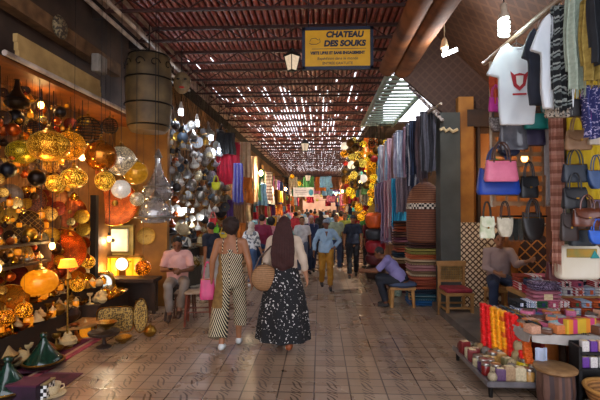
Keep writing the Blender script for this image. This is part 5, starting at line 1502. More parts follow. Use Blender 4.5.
for i, (nm, c, hh) in enumerate((('dark brown', '#3a241c', .36), ('maroon', '#5c1c20', .30), ('crimson', '#a8202c', .34), ('dark grey', '#34363c', .30), ('bright orange', '#e05a10', .42))):
    put('pouf', (1.43, 11.2, z), nm + ' leather pouf in the stack of poufs', 'pouf', 'leather poufs stacked by the scarves', i, (.52, .52, hh / .49), {'pouf_body': M(c, .45)}, name='leather_pouf'); z += hh
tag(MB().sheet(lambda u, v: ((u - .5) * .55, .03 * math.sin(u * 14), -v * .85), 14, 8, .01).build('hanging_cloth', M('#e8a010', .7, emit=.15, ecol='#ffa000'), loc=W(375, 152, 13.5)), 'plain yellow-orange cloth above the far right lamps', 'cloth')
tag(MB().sheet(lambda u, v: ((u - .5) * .5, .03 * math.sin(u * 14), -v * 1.1), 14, 8, .01).build('hanging_cloth', M('#e8781c', .7, c2='#f0e0c0', pat='fleck', scale=9, thr=.56), loc=W(371, 138, 14.2), rot=(0, 0, .3)), 'orange and white patterned cloth above the far right lamps', 'cloth')
for x, y, z, e in ((1.6, 14, 3.0, 380), (1.7, 18, 2.9, 600), (1.6, 23, 2.8, 750), (-2.0, 14.5, 3.0, 380), (-2.2, 19, 2.9, 500), (-2.0, 25, 2.9, 750), (1.5, 29, 2.9, 850), (-1.8, 33, 2.9, 950), (1.4, 38, 3.0, 1000), (-1.2, 43, 3.2, 1000)):  # fill lights added to brighten the far arcade, each inside an invented bulb
    o = empty('hanging_bulb', (x, y, z))
    MB().ell((0, 0, 0), (.07, .07, .1), seg=12).build('glass', M('#fff0c8', .3, emit=14, ecol='#ffd890'), o)
    MB().cone((0, 0, .08), (0, 0, 4.97 - z), .006, .006, 5).build('cord', IRON, o)
    point((0, 0, -.02), e, (1, .76, .46), o, .08)
    tag(o, 'added warm fill bulb over the %s stalls, %s metres down the arcade' % ('left' if x < 0 else 'right', {14: 'fourteen', 14.5: 'fifteen', 18: 'eighteen', 19: 'nineteen', 23: 'twenty-three', 25: 'twenty-five', 29: 'twenty-nine', 33: 'thirty-three', 38: 'thirty-eight', 43: 'forty-three'}[y]), 'bulb', 'added fill bulbs over the far stalls')

# ---------------------------------------------------------------- left far: garments and shops
cream_c = M('#e0c4a0', .85, pat='bands', cols=['#e8ccaa', '#caa680', '#e0c4a0'], axis='X', scale=9)
put('scarf_c', W(229, 143, 12.4), 'crimson robe hanging below a black one at the left', 'robe', None, .3, (1.5, 1.2, 1.1), {'cloth': M('#8a1028', .8, c2='#c01430', scale=4)}, name='hanging_robe')
put('scarf_c', W(226, 133, 12.1), 'black robe hanging above the crimson robe', 'robe', None, .3, (1.2, 1.2, .55), {'cloth': BLACK}, name='hanging_robe')
put('scarf_a', W(238, 164, 12.4), 'purple-blue scarf below the crimson robe', 'scarf', None, .2, (.9, 1, .8), {'cloth': M('#4a48a0', .8, pat='bands', cols=['#4a48a0', '#8c88b4'], axis='X', scale=9), 'fringe': M('#4a48a0')})
put('scarf_d', W(244, 143, 13.4), 'long cream draped curtain left of the ladder-striped hanging', 'curtain', None, .3, (1.3, 1.4, 1.15), {'cloth': cream_c, 'fringe': CREAM}, name='hanging_curtain')
put('scarf_d', W(252, 157, 14.6), 'second cream curtain farther along', 'curtain', None, .3, (1.1, 1.4, .9), {'cloth': cream_c, 'fringe': CREAM}, name='hanging_curtain')
put('scarf_c', W(269, 173, 17.5), 'ladder-striped cream and brown hanging', 'hanging', None, 0, (.62, 1, 1.05), {'cloth': M('#d8b898', .8, pat='bands', cols=['#e0c4a4', '#e0c4a4', '#a07458'], axis='Z', scale=8)}, name='hanging_banner')
put('scarf_c', W(240, 190, 13.0), 'brown flared dress hanging beside the woman in stripes', 'dress', None, .1, (.85, 1, 1.35), {'cloth': M('#9a7450', .8, c2='#7a5436', scale=6)}, name='hanging_dress')
for px, py, c, lb in ((213, 222, '#d01820', 'bright red cap hung over the silverware'), (215, 231, '#78d818', 'lime green cap just below the bright red cap'), (223, 238, '#e8c818', 'yellow cap left of the person in stripes'), (216, 186, '#c8d018', 'small yellow-green pouch high over the silverware')):
    put('bag_round', W(px, py - 4, 8.9), lb, 'cap', None, 0, (.55, .7, .55), bagmats(c), name='hanging_hat')
RS = random.Random(55)
nth_w = ('nearest', 'second', 'third', 'fourth', 'fifth', 'farthest')
FAR = [('crimson', '#b01c34'), ('teal', '#2c7c80'), ('cream', '#d8c4a0'), ('orange', '#d87a2c'), ('pink', '#d87c98'), ('navy', '#28305c'), ('yellow', '#e0b430'), ('white', '#dcd6d0'), ('brown', '#7a5034'), ('green', '#4a8a4c'), ('purple', '#6a4488'), ('sky blue', '#7cb0d8')]
placeY = [('nearest', 12.8, 16), ('middle', 16, 22), ('farther', 22, 32), ('farthest', 32, 46)]
for side in (-1, 1):
    sd = 'left' if side < 0 else 'right'
    for pi, (pn, ya, yb) in enumerate(placeY):
        for row in range(4):
            nn = (7, 8, 8, 8)[pi]
            for i in range(nn):
                if side > 0 and pi == 0: continue
                Y = ya + (yb - ya) * (i + RS.random() * .6) / nn
                nm, c = FAR[RS.randrange(12)]
                x = (-2.62 if side < 0 else 1.95) - side * .22 * (row % 2)
                z = (3.45, 2.75, 2.05, 1.35)[row]
                if not free(Vector((x, Y, z)), .22, .6): continue
                k = RS.choice(('scarf_a', 'scarf_c', 'scarf_c', 'scarf_b') if pi == 0 else ('scarf_a', 'scarf_c', 'scarf_c', 'scarf_b', 'bag', 'globe', 'oval') if row else ('scarf_a', 'scarf_d', 'globe', 'scarf_c'))
                rw = ('top', 'second', 'third', 'lowest')[row]
                if k.startswith('scarf'):
                    Ls = {'scarf_a': 1.4, 'scarf_b': 1.25, 'scarf_c': 1.1, 'scarf_d': 1.7}[k]
                    put(k, (x, Y, z), '%s cloth, %s row, %s %s-hand stalls' % (nm, rw, pn, sd), 'cloth', 'cloths hung along the %s stalls' % sd, RS.uniform(-.4, .6), (RS.uniform(.8, 1.5), 1, RS.uniform(.6, .85) / Ls),
                        {'cloth': M(c, .85, c2=None, scale=5), 'fringe': M(c, .85)}, name='hanging_cloth')
                elif k == 'bag':
                    put(k, (x, Y, z - .15), '%s bag, %s row, %s %s-hand stalls' % (nm, rw, pn, sd), 'bag', 'bags hung along the %s stalls' % sd, RS.uniform(-.4, .4), RS.uniform(1, 1.5), bagmats(c))
                else:
                    m = yel[RS.choice((0, 1, 2, 3, 3))]
                    put(k, (x, Y, z - .2), '%s lantern, %s row, %s %s-hand stalls' % (m[0], rw, pn, sd), 'lantern', 'lanterns hung along the %s stalls' % sd, 0, RS.uniform(.09, .15), {'globe': m[1]})
# cloths and lamps hung across the far end
ROPES = ((26.0, 3.7), (29.0, 3.9), (32.0, 3.6), (35.5, 4.1), (39.0, 3.7), (43.0, 4.0), (46.0, 3.3), (47.5, 2.6), (45.0, 3.0))
for i, (Y, z) in enumerate(ROPES):
    tag(MB().cone((-3.1, Y, z), (1.9, Y, z), .02, .02, 6).build('hanging_rope', IRON), ('nearest', 'second', 'third', 'fourth', 'fifth', 'sixth', 'eighth', 'ninth', 'seventh')[i] + ' rope stretched across the far arcade, hung with cloths', 'rope', 'ropes across the far arcade')
for sd_, x_ in (('left', -2.62), ('right', 1.95)):
    for row in range(4):
        xx = x_ + (.22 * (row % 2) if x_ < 0 else -.22 * (row % 2))
        tag(MB().cone((xx, 13.0, (3.45, 2.75, 2.05, 1.35)[row] + .01), (xx, 47, (3.45, 2.75, 2.05, 1.35)[row] + .01), .015, .015, 6).build('hanging_rail', IRON),
            '%s long rail of the far %s stalls' % (('top', 'second', 'third', 'lowest')[row], sd_), 'rail', 'rails along the far stalls')
for i in range(96):
    Y, z = ROPES[i % 9]; x = RS.uniform(-2.3, 1.5)
    if not free(Vector((x, Y, z)), .45, .8): continue
    nm, c = FAR[RS.randrange(12)]
    if i % 4 == 0: m = yel[RS.choice((0, 1, 3))]; put('globe', (x, Y, z), m[0] + ' lantern hung across the far end of the arcade', 'lantern', 'lanterns hung across the far end', 0, RS.uniform(.12, .18), {'globe': m[1]})
    else: put('scarf_c', (x, Y, z), nm + ' cloth hung across the far end of the arcade', 'cloth', 'cloths hung across the far end', RS.uniform(-.3, .3), (RS.uniform(1, 2.2), 1, RS.uniform(.4, .9)), {'cloth': M(c, .85)}, name='hanging_cloth')
# stall fronts along both sides
for side, x0, ys in ((-1, -3.26, (13.3, 17.6, 22.2, 27.5, 34, 41)), (1, 2.6, (13.6, 18, 23, 28.5, 35, 42))):
    for i, y in enumerate(ys):
        L_ = (4.0, 4.2, 4.6, 5.5, 6.5, 7)[i]
        m = M(('#8a5a34', '#6a3a28', '#a8743c', '#7a4c38', '#9a6844', '#8a6a50')[i], .7, c2='#4a2c1c', scale=3)
        o = empty('stall_counter', (x0, y, 0))
        MB().box((0, 0, .4), (1.1, L_ * .9, .8)).build('counter_body', m, o)
        MB().box((-side * .02, 0, .82), (1.16, L_ * .92, .05)).build('counter_top', CREAM, o)
        tag(o, '%s counter of the %s stalls down the arcade' % (('first', 'second', 'third', 'fourth', 'fifth', 'sixth')[i], 'left' if side < 0 else 'right'), 'counter', 'counters of the %s stalls' % ('left' if side < 0 else 'right'))
        for j in range(10):
            nm, c = FAR[RS.randrange(12)]
            put('folded', (x0 - side * .4, y - L_ * .42 + j * L_ * .093, .845), '%s folded cloth on the %s %s counter' % (nm, ('first', 'second', 'third', 'fourth', 'fifth', 'sixth')[i], 'left' if side < 0 else 'right'), 'cloth', 'folded cloths on the far counters',
                RS.uniform(-.2, .2), (.3, L_ * .08, RS.uniform(.1, .35)), {'cloth': M(c, .85), 'label_strip': CREAM})
for i, (x, y) in enumerate(((-2.66, 15.4), (-2.66, 19.9), (-2.66, 24.8), (-2.66, 31), (1.98, 15.8), (1.98, 20.5), (1.98, 25.8), (1.98, 32))):
    tag(MB().box((0, 0, 1.9), (.11, .11, 3.8)).build('wooden_post', M(('#c89a4c', '#a8743c')[i % 2], .6, c2='#7a5028', scale=3), loc=(x, y, 0)),
        '%s timber post between the %s stalls down the arcade' % (('first', 'second', 'third', 'fourth')[i % 4], 'left' if x < 0 else 'right'), 'post', 'timber posts between the far stalls')

# ---------------------------------------------------------------- overhead signs and lanterns
def text(body, size, loc, parent, m, name='lettering', bold=.0, shear=0.0, sx=1.0):
    c = bpy.data.curves.new('text', 'FONT'); c.body = body; c.size = size; c.align_x = 'CENTER'; c.align_y = 'CENTER'
    c.extrude = .003; c.offset = bold; c.shear = shear
    t = bpy.data.objects.new('tmp', c); TMPS.collection.objects.link(t)
    vl = TMPS.view_layers[0]; vl.update(); dg = vl.depsgraph
    me = bpy.data.meshes.new_from_object(t.evaluated_get(dg))
    bpy.data.objects.remove(t)
    me.materials.clear(); me.materials.append(m)
    o = bpy.data.objects.new(name, me); COL.objects.link(o); o.parent = parent
    o.location = loc; o.rotation_euler = (PI / 2, 0, 0); o.scale = (sx, 1, 1)
    return o
sg = empty('hanging_sign', W(337.5, 48.5, 6.2))
MB().box((0, 0, 0), (.94, .03, .55)).build('sign_board', M('#e0a80c', .5, c2='#d09a08', emit=0), sg)
NV = M('#14203c', .5)
MB().box((0, 0, .285), (1.02, .05, .045)).box((0, 0, -.285), (1.02, .05, .045)).box((-.49, 0, 0), (.045, .05, .61)).box((.49, 0, 0), (.045, .05, .61)).build('frame', NV, sg)
for s_ in (-1, 1): MB().cone((s_ * .42, 0, .3), (s_ * .42, 0, .86), .008, .008, 6).build('hanger', IRON, sg)
text('CHATEAU', .115, (.10, -.018, .195), sg, NV, bold=.006, shear=.15, sx=1.02)
text('DES SOUKS', .115, (.10, -.018, .065), sg, NV, bold=.006, shear=.15, sx=1.02)
MB().box((.02, -.017, -.008), (.78, .004, .006)).build('rule_line', NV, sg)
text('VISITE LIBRE ET SANS ENGAGEMENT', .056, (0, -.018, -.07), sg, NV, bold=.003, sx=.86)
text('Expédition dans le monde', .056, (.0, -.018, -.15), sg, NV, shear=.15)
text('ENTRÉE GRATUITE', .052, (0, -.018, -.22), sg, NV)
MB().tube([(-.40, -.018, .10), (-.38, -.018, .14), (-.32, -.018, .15), (-.28, -.018, .12), (-.26, -.018, .14), (-.25, -.018, .09), (-.30, -.018, .06), (-.38, -.018, .06), (-.41, -.018, .08)], .004, 5).build('drawn_emblem', NV, sg)
tag(sg, 'yellow sign reading CHATEAU DES SOUKS in a navy frame', 'sign')
bn = empty('hanging_banner', W(303.5, 192, 20.5))
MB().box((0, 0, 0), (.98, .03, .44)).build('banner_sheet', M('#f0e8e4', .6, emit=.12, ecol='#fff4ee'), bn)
MB().ell((.36, -.02, -.02), (.11, .01, .15)).build('blue_emblem', M('#5cc0e0', .5), bn)
MB().box((-.12, -.018, .06), (.5, .004, .03)).box((-.12, -.018, -.02), (.56, .004, .025)).box((-.12, -.018, -.1), (.4, .004, .03)).build('faint_lettering', M('#b8a8b0', .6), bn)
for s_ in (-1, 1): MB().cone((s_ * .4, 0, .2), (s_ * .4, 0, 2.38), .01, .01, 5).build('hanger', IRON, bn)
tag(bn, 'white banner with a light blue emblem hung across the arcade', 'banner')
def street_lantern(p, s, label, lit=True):
    o = empty('hanging_lantern', p, scale=s)
    MB().lathe([(.28, -.5), (.5, .42), (.5, .44), (.26, -.5)], seg=4).build('glass', M('#c8b498', .2, emit=.35, ecol='#ffe4c0'), o)
    f = MB()
    for k in range(4):
        a = k * PI / 2
        f.cone((.29 * math.cos(a), .29 * math.sin(a), -.52), (.52 * math.cos(a), .52 * math.sin(a), .44), .03, .03, 5)
    f.lathe([(.25, -.58), (.33, -.52), (.3, -.48)], seg=4)
    f.build('frame', IRON, o)
    MB().lathe([(.6, .42), (.56, .5), (.3, .72), (.14, .8), (.16, .92), (.04, 1.0)], seg=4).build('roof', M('#1e2422', .5, .4), o)
    MB().cone((0, 0, .98), (0, 0, (5.0 - p.z) / s), .02, .02, 5).build('rod', IRON, o)
    return tag(o, label, 'lantern', 'square lanterns down the middle of the roof')
street_lantern(W(292, 63, 7.0), .25, 'square lantern left of the yellow sign, nearest of the ceiling lanterns')
street_lantern(W(305, 147, 12.5), .23, 'square lantern in the middle of the ceiling row')
street_lantern(W(308, 178, 19.5), .26, 'square lantern just above the white banner')
# ---------------------------------------------------------------- people
SKIN = {'light': '#c48a68', 'tan': '#a8704c', 'brown': '#7c4c30', 'dark': '#5a3422'}
def frame_of(a, b, side):
    """axes whose z runs from a to b and whose x stays near side"""
    z = (Vector(b) - Vector(a)).normalized(); x = Vector(side); x = (x - z * x.dot(z)).normalized(); y = z.cross(x)
    return Matrix((x, y, z)).transposed()
def capsule(mb, a, ra, b, rb, flat=False, seg=14):
    mb.cone(a, b, ra, rb, seg)
    if not flat:
        mb.ell(a, ra * .995, seg=seg, rings=8); mb.ell(b, rb * .995, seg=seg, rings=8)
def default_joints():
    J = dict(P=(0, 0, .95), C=(0, 0, 1.24), N=(0, -.01, 1.43), H=(0, .02, 1.585))
    for s, n in ((-1, 'L'), (1, 'R')):
        J[n + 's'] = (s * .165, 0, 1.385); J[n + 'e'] = (s * .225, -.03, 1.12); J[n + 'w'] = (s * .24, .04, .88)
        J[n + 'h'] = (s * .09, 0, .92); J[n + 'k'] = (s * .1, .02, .50); J[n + 'a'] = (s * .1, -.02, .09)
    return J
def lerp(a, b, t): return Vector(a) * (1 - t) + Vector(b) * t
def person(loc, rot, H, label, pose=None, skin='tan', hair='short', hairc='#1c1410', top=None, legs=None, shoes=None, female=False, voxel=.012, face=True,
           look=0.0, nod=0.0, group=None, fat=1.0, toes=None, facing_feet=None):
    J = default_joints(); J.update(pose or {})
    J = {k: Vector(v) for k, v in J.items()}
    root = empty('person', loc, (0, 0, rot), H / 1.72)
    sk = M(SKIN[skin], .55, c2=None, scale=4)
    side = (J['Rs'] - J['Ls']).normalized(); hside = (J['Rh'] - J['Lh']).normalized()
    T = frame_of(J['P'], J['N'], side); Tp = frame_of(J['P'], J['C'], hside)
    b = MB()
    # trunk
    def trunk(mb, g=0.0, lo=True):
        f = fat
        mb.ell(lerp(J['C'], J['N'], .1), ((.15 + g) * (1 if f < 1.1 else 1.05), (.10 + g) * f, .19 + g * .6), mat=T)
        mb.ell(lerp(J['P'], J['C'], .55), ((.135 if female else .14) * f + g, .095 * f + g, .17 + g * .6), mat=Tp)
        if lo:
            mb.ell(J['P'] + Tp @ Vector((0, -.01, -.02)), ((.17 if female else .155) * f + g, .11 * f + g, .13 + g * .5), mat=Tp)
        capsule(mb, lerp(J['Ls'], J['Rs'], .06), .06 + g, lerp(J['Ls'], J['Rs'], .94), .06 + g)
        mb.ell(lerp(J['Ls'], J['Rs'], .5) + Vector((0, 0, .02)), (.10 + g, .07 + g, .06 + g), mat=T)
    trunk(b)
    # neck and head
    hm = Euler((nod, 0, look)).to_matrix()
    capsule(b, J['N'] + Vector((0, 0, -.03)), .056, J['H'] + hm @ Vector((0, -.015, -.06)), .052)
    b.ell(J['H'] + hm @ Vector((0, 0, .02)), (.074, .092, .10), mat=hm)
    b.ell(J['H'] + hm @ Vector((0, .022, -.05)), (.056, .066, .068), mat=hm)
    if face:
        b.cone(J['H'] + hm @ Vector((0, .085, .015)), J['H'] + hm @ Vector((0, .112, -.022)), .010, .017, 8)
        b.ell(J['H'] + hm @ Vector((0, .09, -.058)), (.026, .012, .012), mat=hm)
        for s in (-1, 1): b.ell(J['H'] + hm @ Vector((s * .076, -.005, -.005)), (.012, .02, .032), mat=hm)
    for n, s in (('L', -1), ('R', 1)):
        sh_, el, wr = J[n + 's'], J[n + 'e'], J[n + 'w']
        capsule(b, sh_, .055, el, .042); capsule(b, el, .042, wr, .028)
        # hand: palm, four fingers, thumb from its side
        d = (wr - el).normalized(); fw = J.get(n + 'hand'); d = Vector(fw).normalized() if fw else d
        inn = Vector((-s, 0, 0)); inn = (inn - d * inn.dot(d)); inn = inn.normalized() if inn.length > .1 else Vector((0, 0, 1))
        ac = d.cross(inn).normalized()                    # across the palm
        if ac.y < 0: ac = -ac
        Q = Matrix((ac, inn, d)).transposed()
        pc_ = wr + d * .05
        b.ell(pc_, (.040, .020, .052), mat=Q)
        for k in range(4):
            off = ac * (.029 - .0195 * k); ln = (.062, .072, .068, .052)[k]
            p0 = pc_ + off + d * .03; p1 = p0 + d * ln * .55 + inn * .008; p2 = p1 + d * ln * .35 + inn * .022
            capsule(b, p0, .0105, p1, .0095, seg=8); capsule(b, p1, .0095, p2, .008, seg=8)
        t0 = pc_ + ac * .034 - d * .02; t1 = t0 + ac * .022 + d * .030 + inn * .012; t2 = t1 + d * .028 + inn * .010
        capsule(b, t0, .013, t1, .011, seg=8); capsule(b, t1, .011, t2, .009, seg=8)
        hp, kn, an = J[n + 'h'], J[n + 'k'], J[n + 'a']
        capsule(b, hp, .085 * fat ** .5, kn, .056); capsule(b, kn, .054, an, .036)
        b.ell(lerp(kn, an, .3) + Vector((0, -.015, 0)), (.05, .052, .1), mat=frame_of(kn, an, (1, 0, 0)))
        ft = Vector((toes or {}).get(n, (0, 1, -.18))).normalized()
        capsule(b, an + Vector((0, -.01, -.03)), .038, an + ft * .13 + Vector((0, 0, -.045)), .028)
    bm_ = evaluated(b, voxel, 3); bm_.materials.append(sk)
    bo = bpy.data.objects.new('body', bm_); COL.objects.link(bo); bo.parent = root
    def cloth(name, fn, m, vx=None, par=root, amp=.004):
        mb = MB(); fn(mb)
        me = evaluated(mb, vx or max(voxel, .011), 2)
        if amp:
            for v in me.vertices:
                c = v.co; k_ = amp * (math.sin(c.z * 38 + 3 * math.sin(c.x * 11)) + math.sin(c.x * 30 + c.z * 21))
                v.co += v.normal * k_
        me.materials.append(m)
        o = bpy.data.objects.new(name, me); COL.objects.link(o); o.parent = par
        return o
    if legs:
        lm, upto, loose = legs
        def f(mb):
            mb.ell(J['P'] + Tp @ Vector((0, -.01, -.0)), ((.175 if female else .162) * fat + .006, .118 * fat + .006, .12), mat=Tp)
            for n in 'LR':
                hp, kn, an = J[n + 'h'], J[n + 'k'], J[n + 'a']
                capsule(mb, hp, .1 * fat ** .5 + loose * .3, kn, .067 + loose)
                e = lerp(kn, an, upto)
                if upto > 0: mb.cone(kn, e, .067 + loose, .054 + loose * 1.1, 14); mb.ell(kn, .066 + loose)
        cloth('trousers', f, lm)
    if top:
        tm, sl, hem = top
        def f(mb):
            trunk(mb, .016, False)
            e = lerp(J['C'], J['P'], 1 + hem)
            Tq = frame_of(e, J['C'], side)
            mb.ell(lerp(e, J['C'], .4), (.172 * fat, .125 * fat, .16), mat=Tq)
            q0 = MB(); 
            mb.T = Matrix.Translation(e) @ Tq.to_4x4()
            mb.lathe([(.168 * fat, 0), (.165 * fat, .1), (.155 * fat, .24)], seg=20, sq=(1.03, .74)); mb.T = Matrix()
            for n in 'LR':
                sh_, el, wr = J[n + 's'], J[n + 'e'], J[n + 'w']
                if sl <= 1:
                    mb.ell(sh_, .07); mb.cone(sh_, lerp(sh_, el, sl), .068, .066, 14)
                else:
                    capsule(mb, sh_, .07, el, .058); mb.cone(el, lerp(el, wr, sl - 1), .056, .045, 14)
        to = cloth('shirt', f, tm)
        if face:
            o = MB().tube([J['N'] + Vector((.068 * math.cos(a * PI / 8), .062 * math.sin(a * PI / 8), -.005 - .018 * math.sin(a * PI / 8))) for a in range(16)], .012, 6, closed=True).build('collar', tm, to)
    if shoes:
        for n in 'LR':
            an = J[n + 'a']; ft = Vector((toes or {}).get(n, (0, 1, -.18))).normalized()
            def f(mb): 
                capsule(mb, an + Vector((0, -.015, -.035)), .046, an + ft * .14 + Vector((0, 0, -.045)), .036)
            cloth('shoe', f, shoes, .010, amp=0)
    hc = M(hairc, .8, c2=None, scale=25, bump=.3)
    hd = J['H']
    if hair:
        def f(mb):
            if hair == 'short':
                mb.ell(hd + hm @ Vector((0, -.012, .035)), (.082, .094, .095), mat=hm)
            elif hair == 'curly':
                mb.ell(hd + hm @ Vector((0, -.025, .02)), (.115, .12, .125), mat=hm)
                rr = random.Random(2)
                for _ in range(60):
                    v = Vector((rr.gauss(0, 1), rr.gauss(0, 1) - .5, rr.gauss(0, 1) + .3)).normalized()
                    if v.y > .6: continue
                    mb.ell(hd + hm @ Vector((v.x * .10, -.025 + v.y * .105, .02 + v.z * .11)), rr.uniform(.018, .028), seg=8, rings=6)
            elif hair == 'long':
                mb.ell(hd + hm @ Vector((0, -.012, .03)), (.087, .1, .10), mat=hm)
                prev = hd + Vector((0, -.03, .02))
                for i in range(1, 9):
                    p = hd + Vector((0, -.05 - .08 * math.sin(i / 8 * PI * .7), .02 - i * .075))
                    w_ = .105 + .035 * math.sin(i / 8 * PI)
                    mb.ell(p, (w_ * (1 if i < 7 else .8), .045, .07))
                for k in range(9):
                    x = (k - 4) * .03
                    mb.tube([hd + Vector((x * .6, -.085, .05)), hd + Vector((x, -.125, -.15)), hd + Vector((x * 1.15, -.165, -.35)), hd + Vector((x * 1.05, -.15, -.50)), hd + Vector((x * .9, -.12, -.60 + abs(x) * .6))], [.02, .022, .022, .018, .008], 6)
            elif hair == 'scarf':
                mb.ell(hd + hm @ Vector((0, -.012, .02)), (.09, .098, .115), mat=hm)
                mb.cone(hd + Vector((0, -.02, -.05)), J['N'] + Vector((0, 0, -.06)), .085, .13, 16)
            elif hair == 'cap':
                mb.ell(hd + hm @ Vector((0, -.004, .045)), (.084, .1, .075), mat=hm)
                mb.ell(hd + hm @ Vector((0, .09, .045)), (.06, .06, .012), mat=hm)
        ho = cloth({'scarf': 'headscarf', 'cap': 'cap'}.get(hair, 'hair'), f, hc, .010, amp=.0015)
        # keep the face clear of the hair
        if hair in ('short', 'curly', 'long', 'scarf') and face:
            me = ho.data; bm2 = bmesh.new(); bm2.from_mesh(me)
            kill = [v for v in bm2.verts if (lambda q: q.y > .045 and q.z < (.062 if hair != 'scarf' else .05) and abs(q.x) < .062)(hm.inverted() @ (v.co - hd))]
            bmesh.ops.delete(bm2, geom=kill, context='VERTS'); bm2.to_mesh(me); bm2.free()
    if face:
        for s in (-1, 1):
            MB().ell(hd + hm @ Vector((s * .03, .084, .012)), (.012, .006, .007), mat=hm, seg=8, rings=6).build('eye', M('#120c0a', .2), root)
            MB().ell(hd + hm @ Vector((s * .032, .088, .032)), (.018, .006, .004), mat=hm, seg=8, rings=6).build('eyebrow', M('#1a100c', .7), root)
        MB().ell(hd + hm @ Vector((0, .099, -.058)), (.022, .006, .007), mat=hm, seg=8, rings=6).build('mouth', M('#7a3a30', .5), root)
    tag(root, label, 'person', group)
    return root, J

def walk(fwd='L', st=.16, lift=.0):
    o = 'R' if fwd == 'L' else 'L'; sx = {'L': -1, 'R': 1}
    return {fwd + 'h': (sx[fwd] * .085, .02, .92), fwd + 'k': (sx[fwd] * .09, st * .75, .51), fwd + 'a': (sx[fwd] * .085, st, .09),
            o + 'h': (sx[o] * .085, -.02, .92), o + 'k': (sx[o] * .09, -.02, .50), o + 'a': (sx[o] * .085, -st * 1.3, .12 + lift),
            fwd + 'e': (sx[fwd] * .225, -.09, 1.13), fwd + 'w': (sx[fwd] * .24, -.10, .89), o + 'e': (sx[o] * .225, .03, 1.12), o + 'w': (sx[o] * .235, .14, .90)}
def lathe_skirt(parent, name, m, z0, z1, r0, r1, sq=.72, nf=9, amp=.05, dy=0, dx=0, lean=0):
    mb = MB()
    pr = []
    for i in range(13):
        t = i / 12; pr.append((r0 + (r1 - r0) * t ** .85 + .03 * math.sin(PI * t), z0 + (z1 - z0) * t))
    for rr, z in reversed(pr[2:]): pr.append((rr - .012, z + .004))
    mb.lathe(pr, (dx, dy, 0), 48, wob=lambda a, z: 1 + amp * (z0 - z) / (z0 - z1) * math.sin(nf * a + 2 * math.sin(z * 4)), sq=(1, sq))
    if lean: mb.v = [(x + lean * (z0 - z), y, z) for x, y, z in mb.v]
    return mb.build(name, m, parent)

# woman in the striped jumpsuit
CHV = M('#15120f', .8, pat='chevron', scale=20, cols=['#15120f', '#15120f', '#e0cfae'], c2='#e0cfae')
SIDE = M('#8c6a38', .85, c2='#6c5028', scale=18)
pz = walk('R', .15)
pz.update(Le=(-.24, -.02, 1.13), Lw=(-.26, .05, .90), Re=(.245, -.04, 1.12), Rw=(.27, .02, .88))
w1, J1 = person(G(230, 349) + Vector((0, .04, 0)), .05, 1.72, 'woman in striped jumpsuit', pose=pz, skin='tan', hair='curly', hairc='#2a160e', female=True, voxel=.0085, face=True, shoes=M('#d8dcdc', .6))
w1['label'] = 'person in a chevron-striped jumpsuit and white trainers walking away, pink bag in hand'
mb = MB()
Tt = Matrix.Identity(3)
mb.ell((0, .0, 1.17), (.165, .118, .16)); mb.ell((0, -.005, 1.02), (.17, .125, .17)); mb.ell((0, -.01, .90), (.19, .14, .13)); mb.ell((0, .015, 1.28), (.15, .115, .07))
for n in 'LR':
    sx_ = -1 if n == 'L' else 1
    kk_ = J1[n + 'k'] + Vector((sx_ * (.045 if n == 'L' else .02), 0, 0)); e = lerp(kk_, J1[n + 'a'] + Vector((sx_ * (.06 if n == 'L' else .02), 0, 0)), .85 if n == 'L' else .55)
    capsule(mb, J1[n + 'h'], .105, kk_, .112 if n == 'L' else .088); mb.cone(kk_, e, .112 if n == 'L' else .088, .128 if n == 'L' else .085, 16)
me = evaluated(mb, .0095, 3)
for v in me.vertices:
    v.co += v.normal * .005 * math.sin(v.co.x * 34 + v.co.z * 6)
me.materials.append(CHV); me.materials.append(SIDE)
for p_ in me.polygons:
    if p_.center.x < -.085 - .10 * max(0, p_.center.z - .9) and .55 < p_.center.z: p_.material_index = 1
o = bpy.data.objects.new('jumpsuit', me); COL.objects.link(o); o.parent = w1
for s in (-1, 1):
    MB().tube([(s * .10, -.075, 1.26), (s * .09, -.105, 1.36), (s * .085, -.05, 1.445), (s * .085, .06, 1.40), (s * .09, .12, 1.28)], .007, 6).build('shoulder_strap', CHV, w1)
pb = put('bag', w1.location + Vector((-.32, .04, .90)), 'pink bag hanging from the hand of the person in stripes', 'bag', None, .3, (.55, .7, 1.1), bagmats('#d8487c'), name='hand_bag')

# woman with long hair and the black skirt
pz = walk('L', .13)
pz.update(Re=(.25, -.02, 1.13), Rw=(.28, .06, .92), Le=(-.24, .03, 1.13), Lw=(-.16, .16, 1.02))
w2, J2 = person(G(284, 350) + Vector((0, .06, 0)), -.08, 1.74, 'x', pose=pz, skin='light', hair='long', hairc='#3a1410', top=(M('#d0bca8', .8, c2='#bca690', scale=4), 1.55, .05), female=True, voxel=.0085,
                shoes=M('#a8582c', .5))
w2['label'] = 'person with waist-long dark hair in a cream top and black flecked long skirt, walking away'
SKT = M('#121216', .85, c2='#d8d4d0', pat='fleck', scale=36, thr=.63)
lathe_skirt(w2, 'long_skirt', SKT, 1.08, .13, .155, .345, .78, 8, .07, lean=-.02)
MB().lathe([(.15, 0), (.158, .015), (.15, .035)], (0, 0, 1.06), 30, sq=(1.0, .76)).build('waistband', M('#121216', .8), w2)
# her round woven bag
rb = empty('shoulder_bag', w2.location + Vector((-.25, -.12, .94)), (0, 0, .25), .88)
TAN = M('#9a7048', .7, pat='bands', cols=['#a87c52', '#86603c'], axis='Z', scale=34)
MB().ell((0, 0, 0), (.19, .07, .19), seg=28).build('bag_body', TAN, rb)
MB().tube([(.188 * math.cos(a * PI / 14), -.0, .188 * math.sin(a * PI / 14)) for a in range(28)], .012, 6, closed=True).build('seam', M('#6a4628', .6), rb)
MB().tube([(-.14, 0, .13), (-.06, .02, .30), (.10, .05, .45), (.20, .10, .47), (.24, .20, .36), (.18, .12, .14)], .012, 6).build('strap', M('#4a2c1a', .5), rb)
tag(rb, 'round tan woven bag slung at the side of the person with long hair', 'bag')

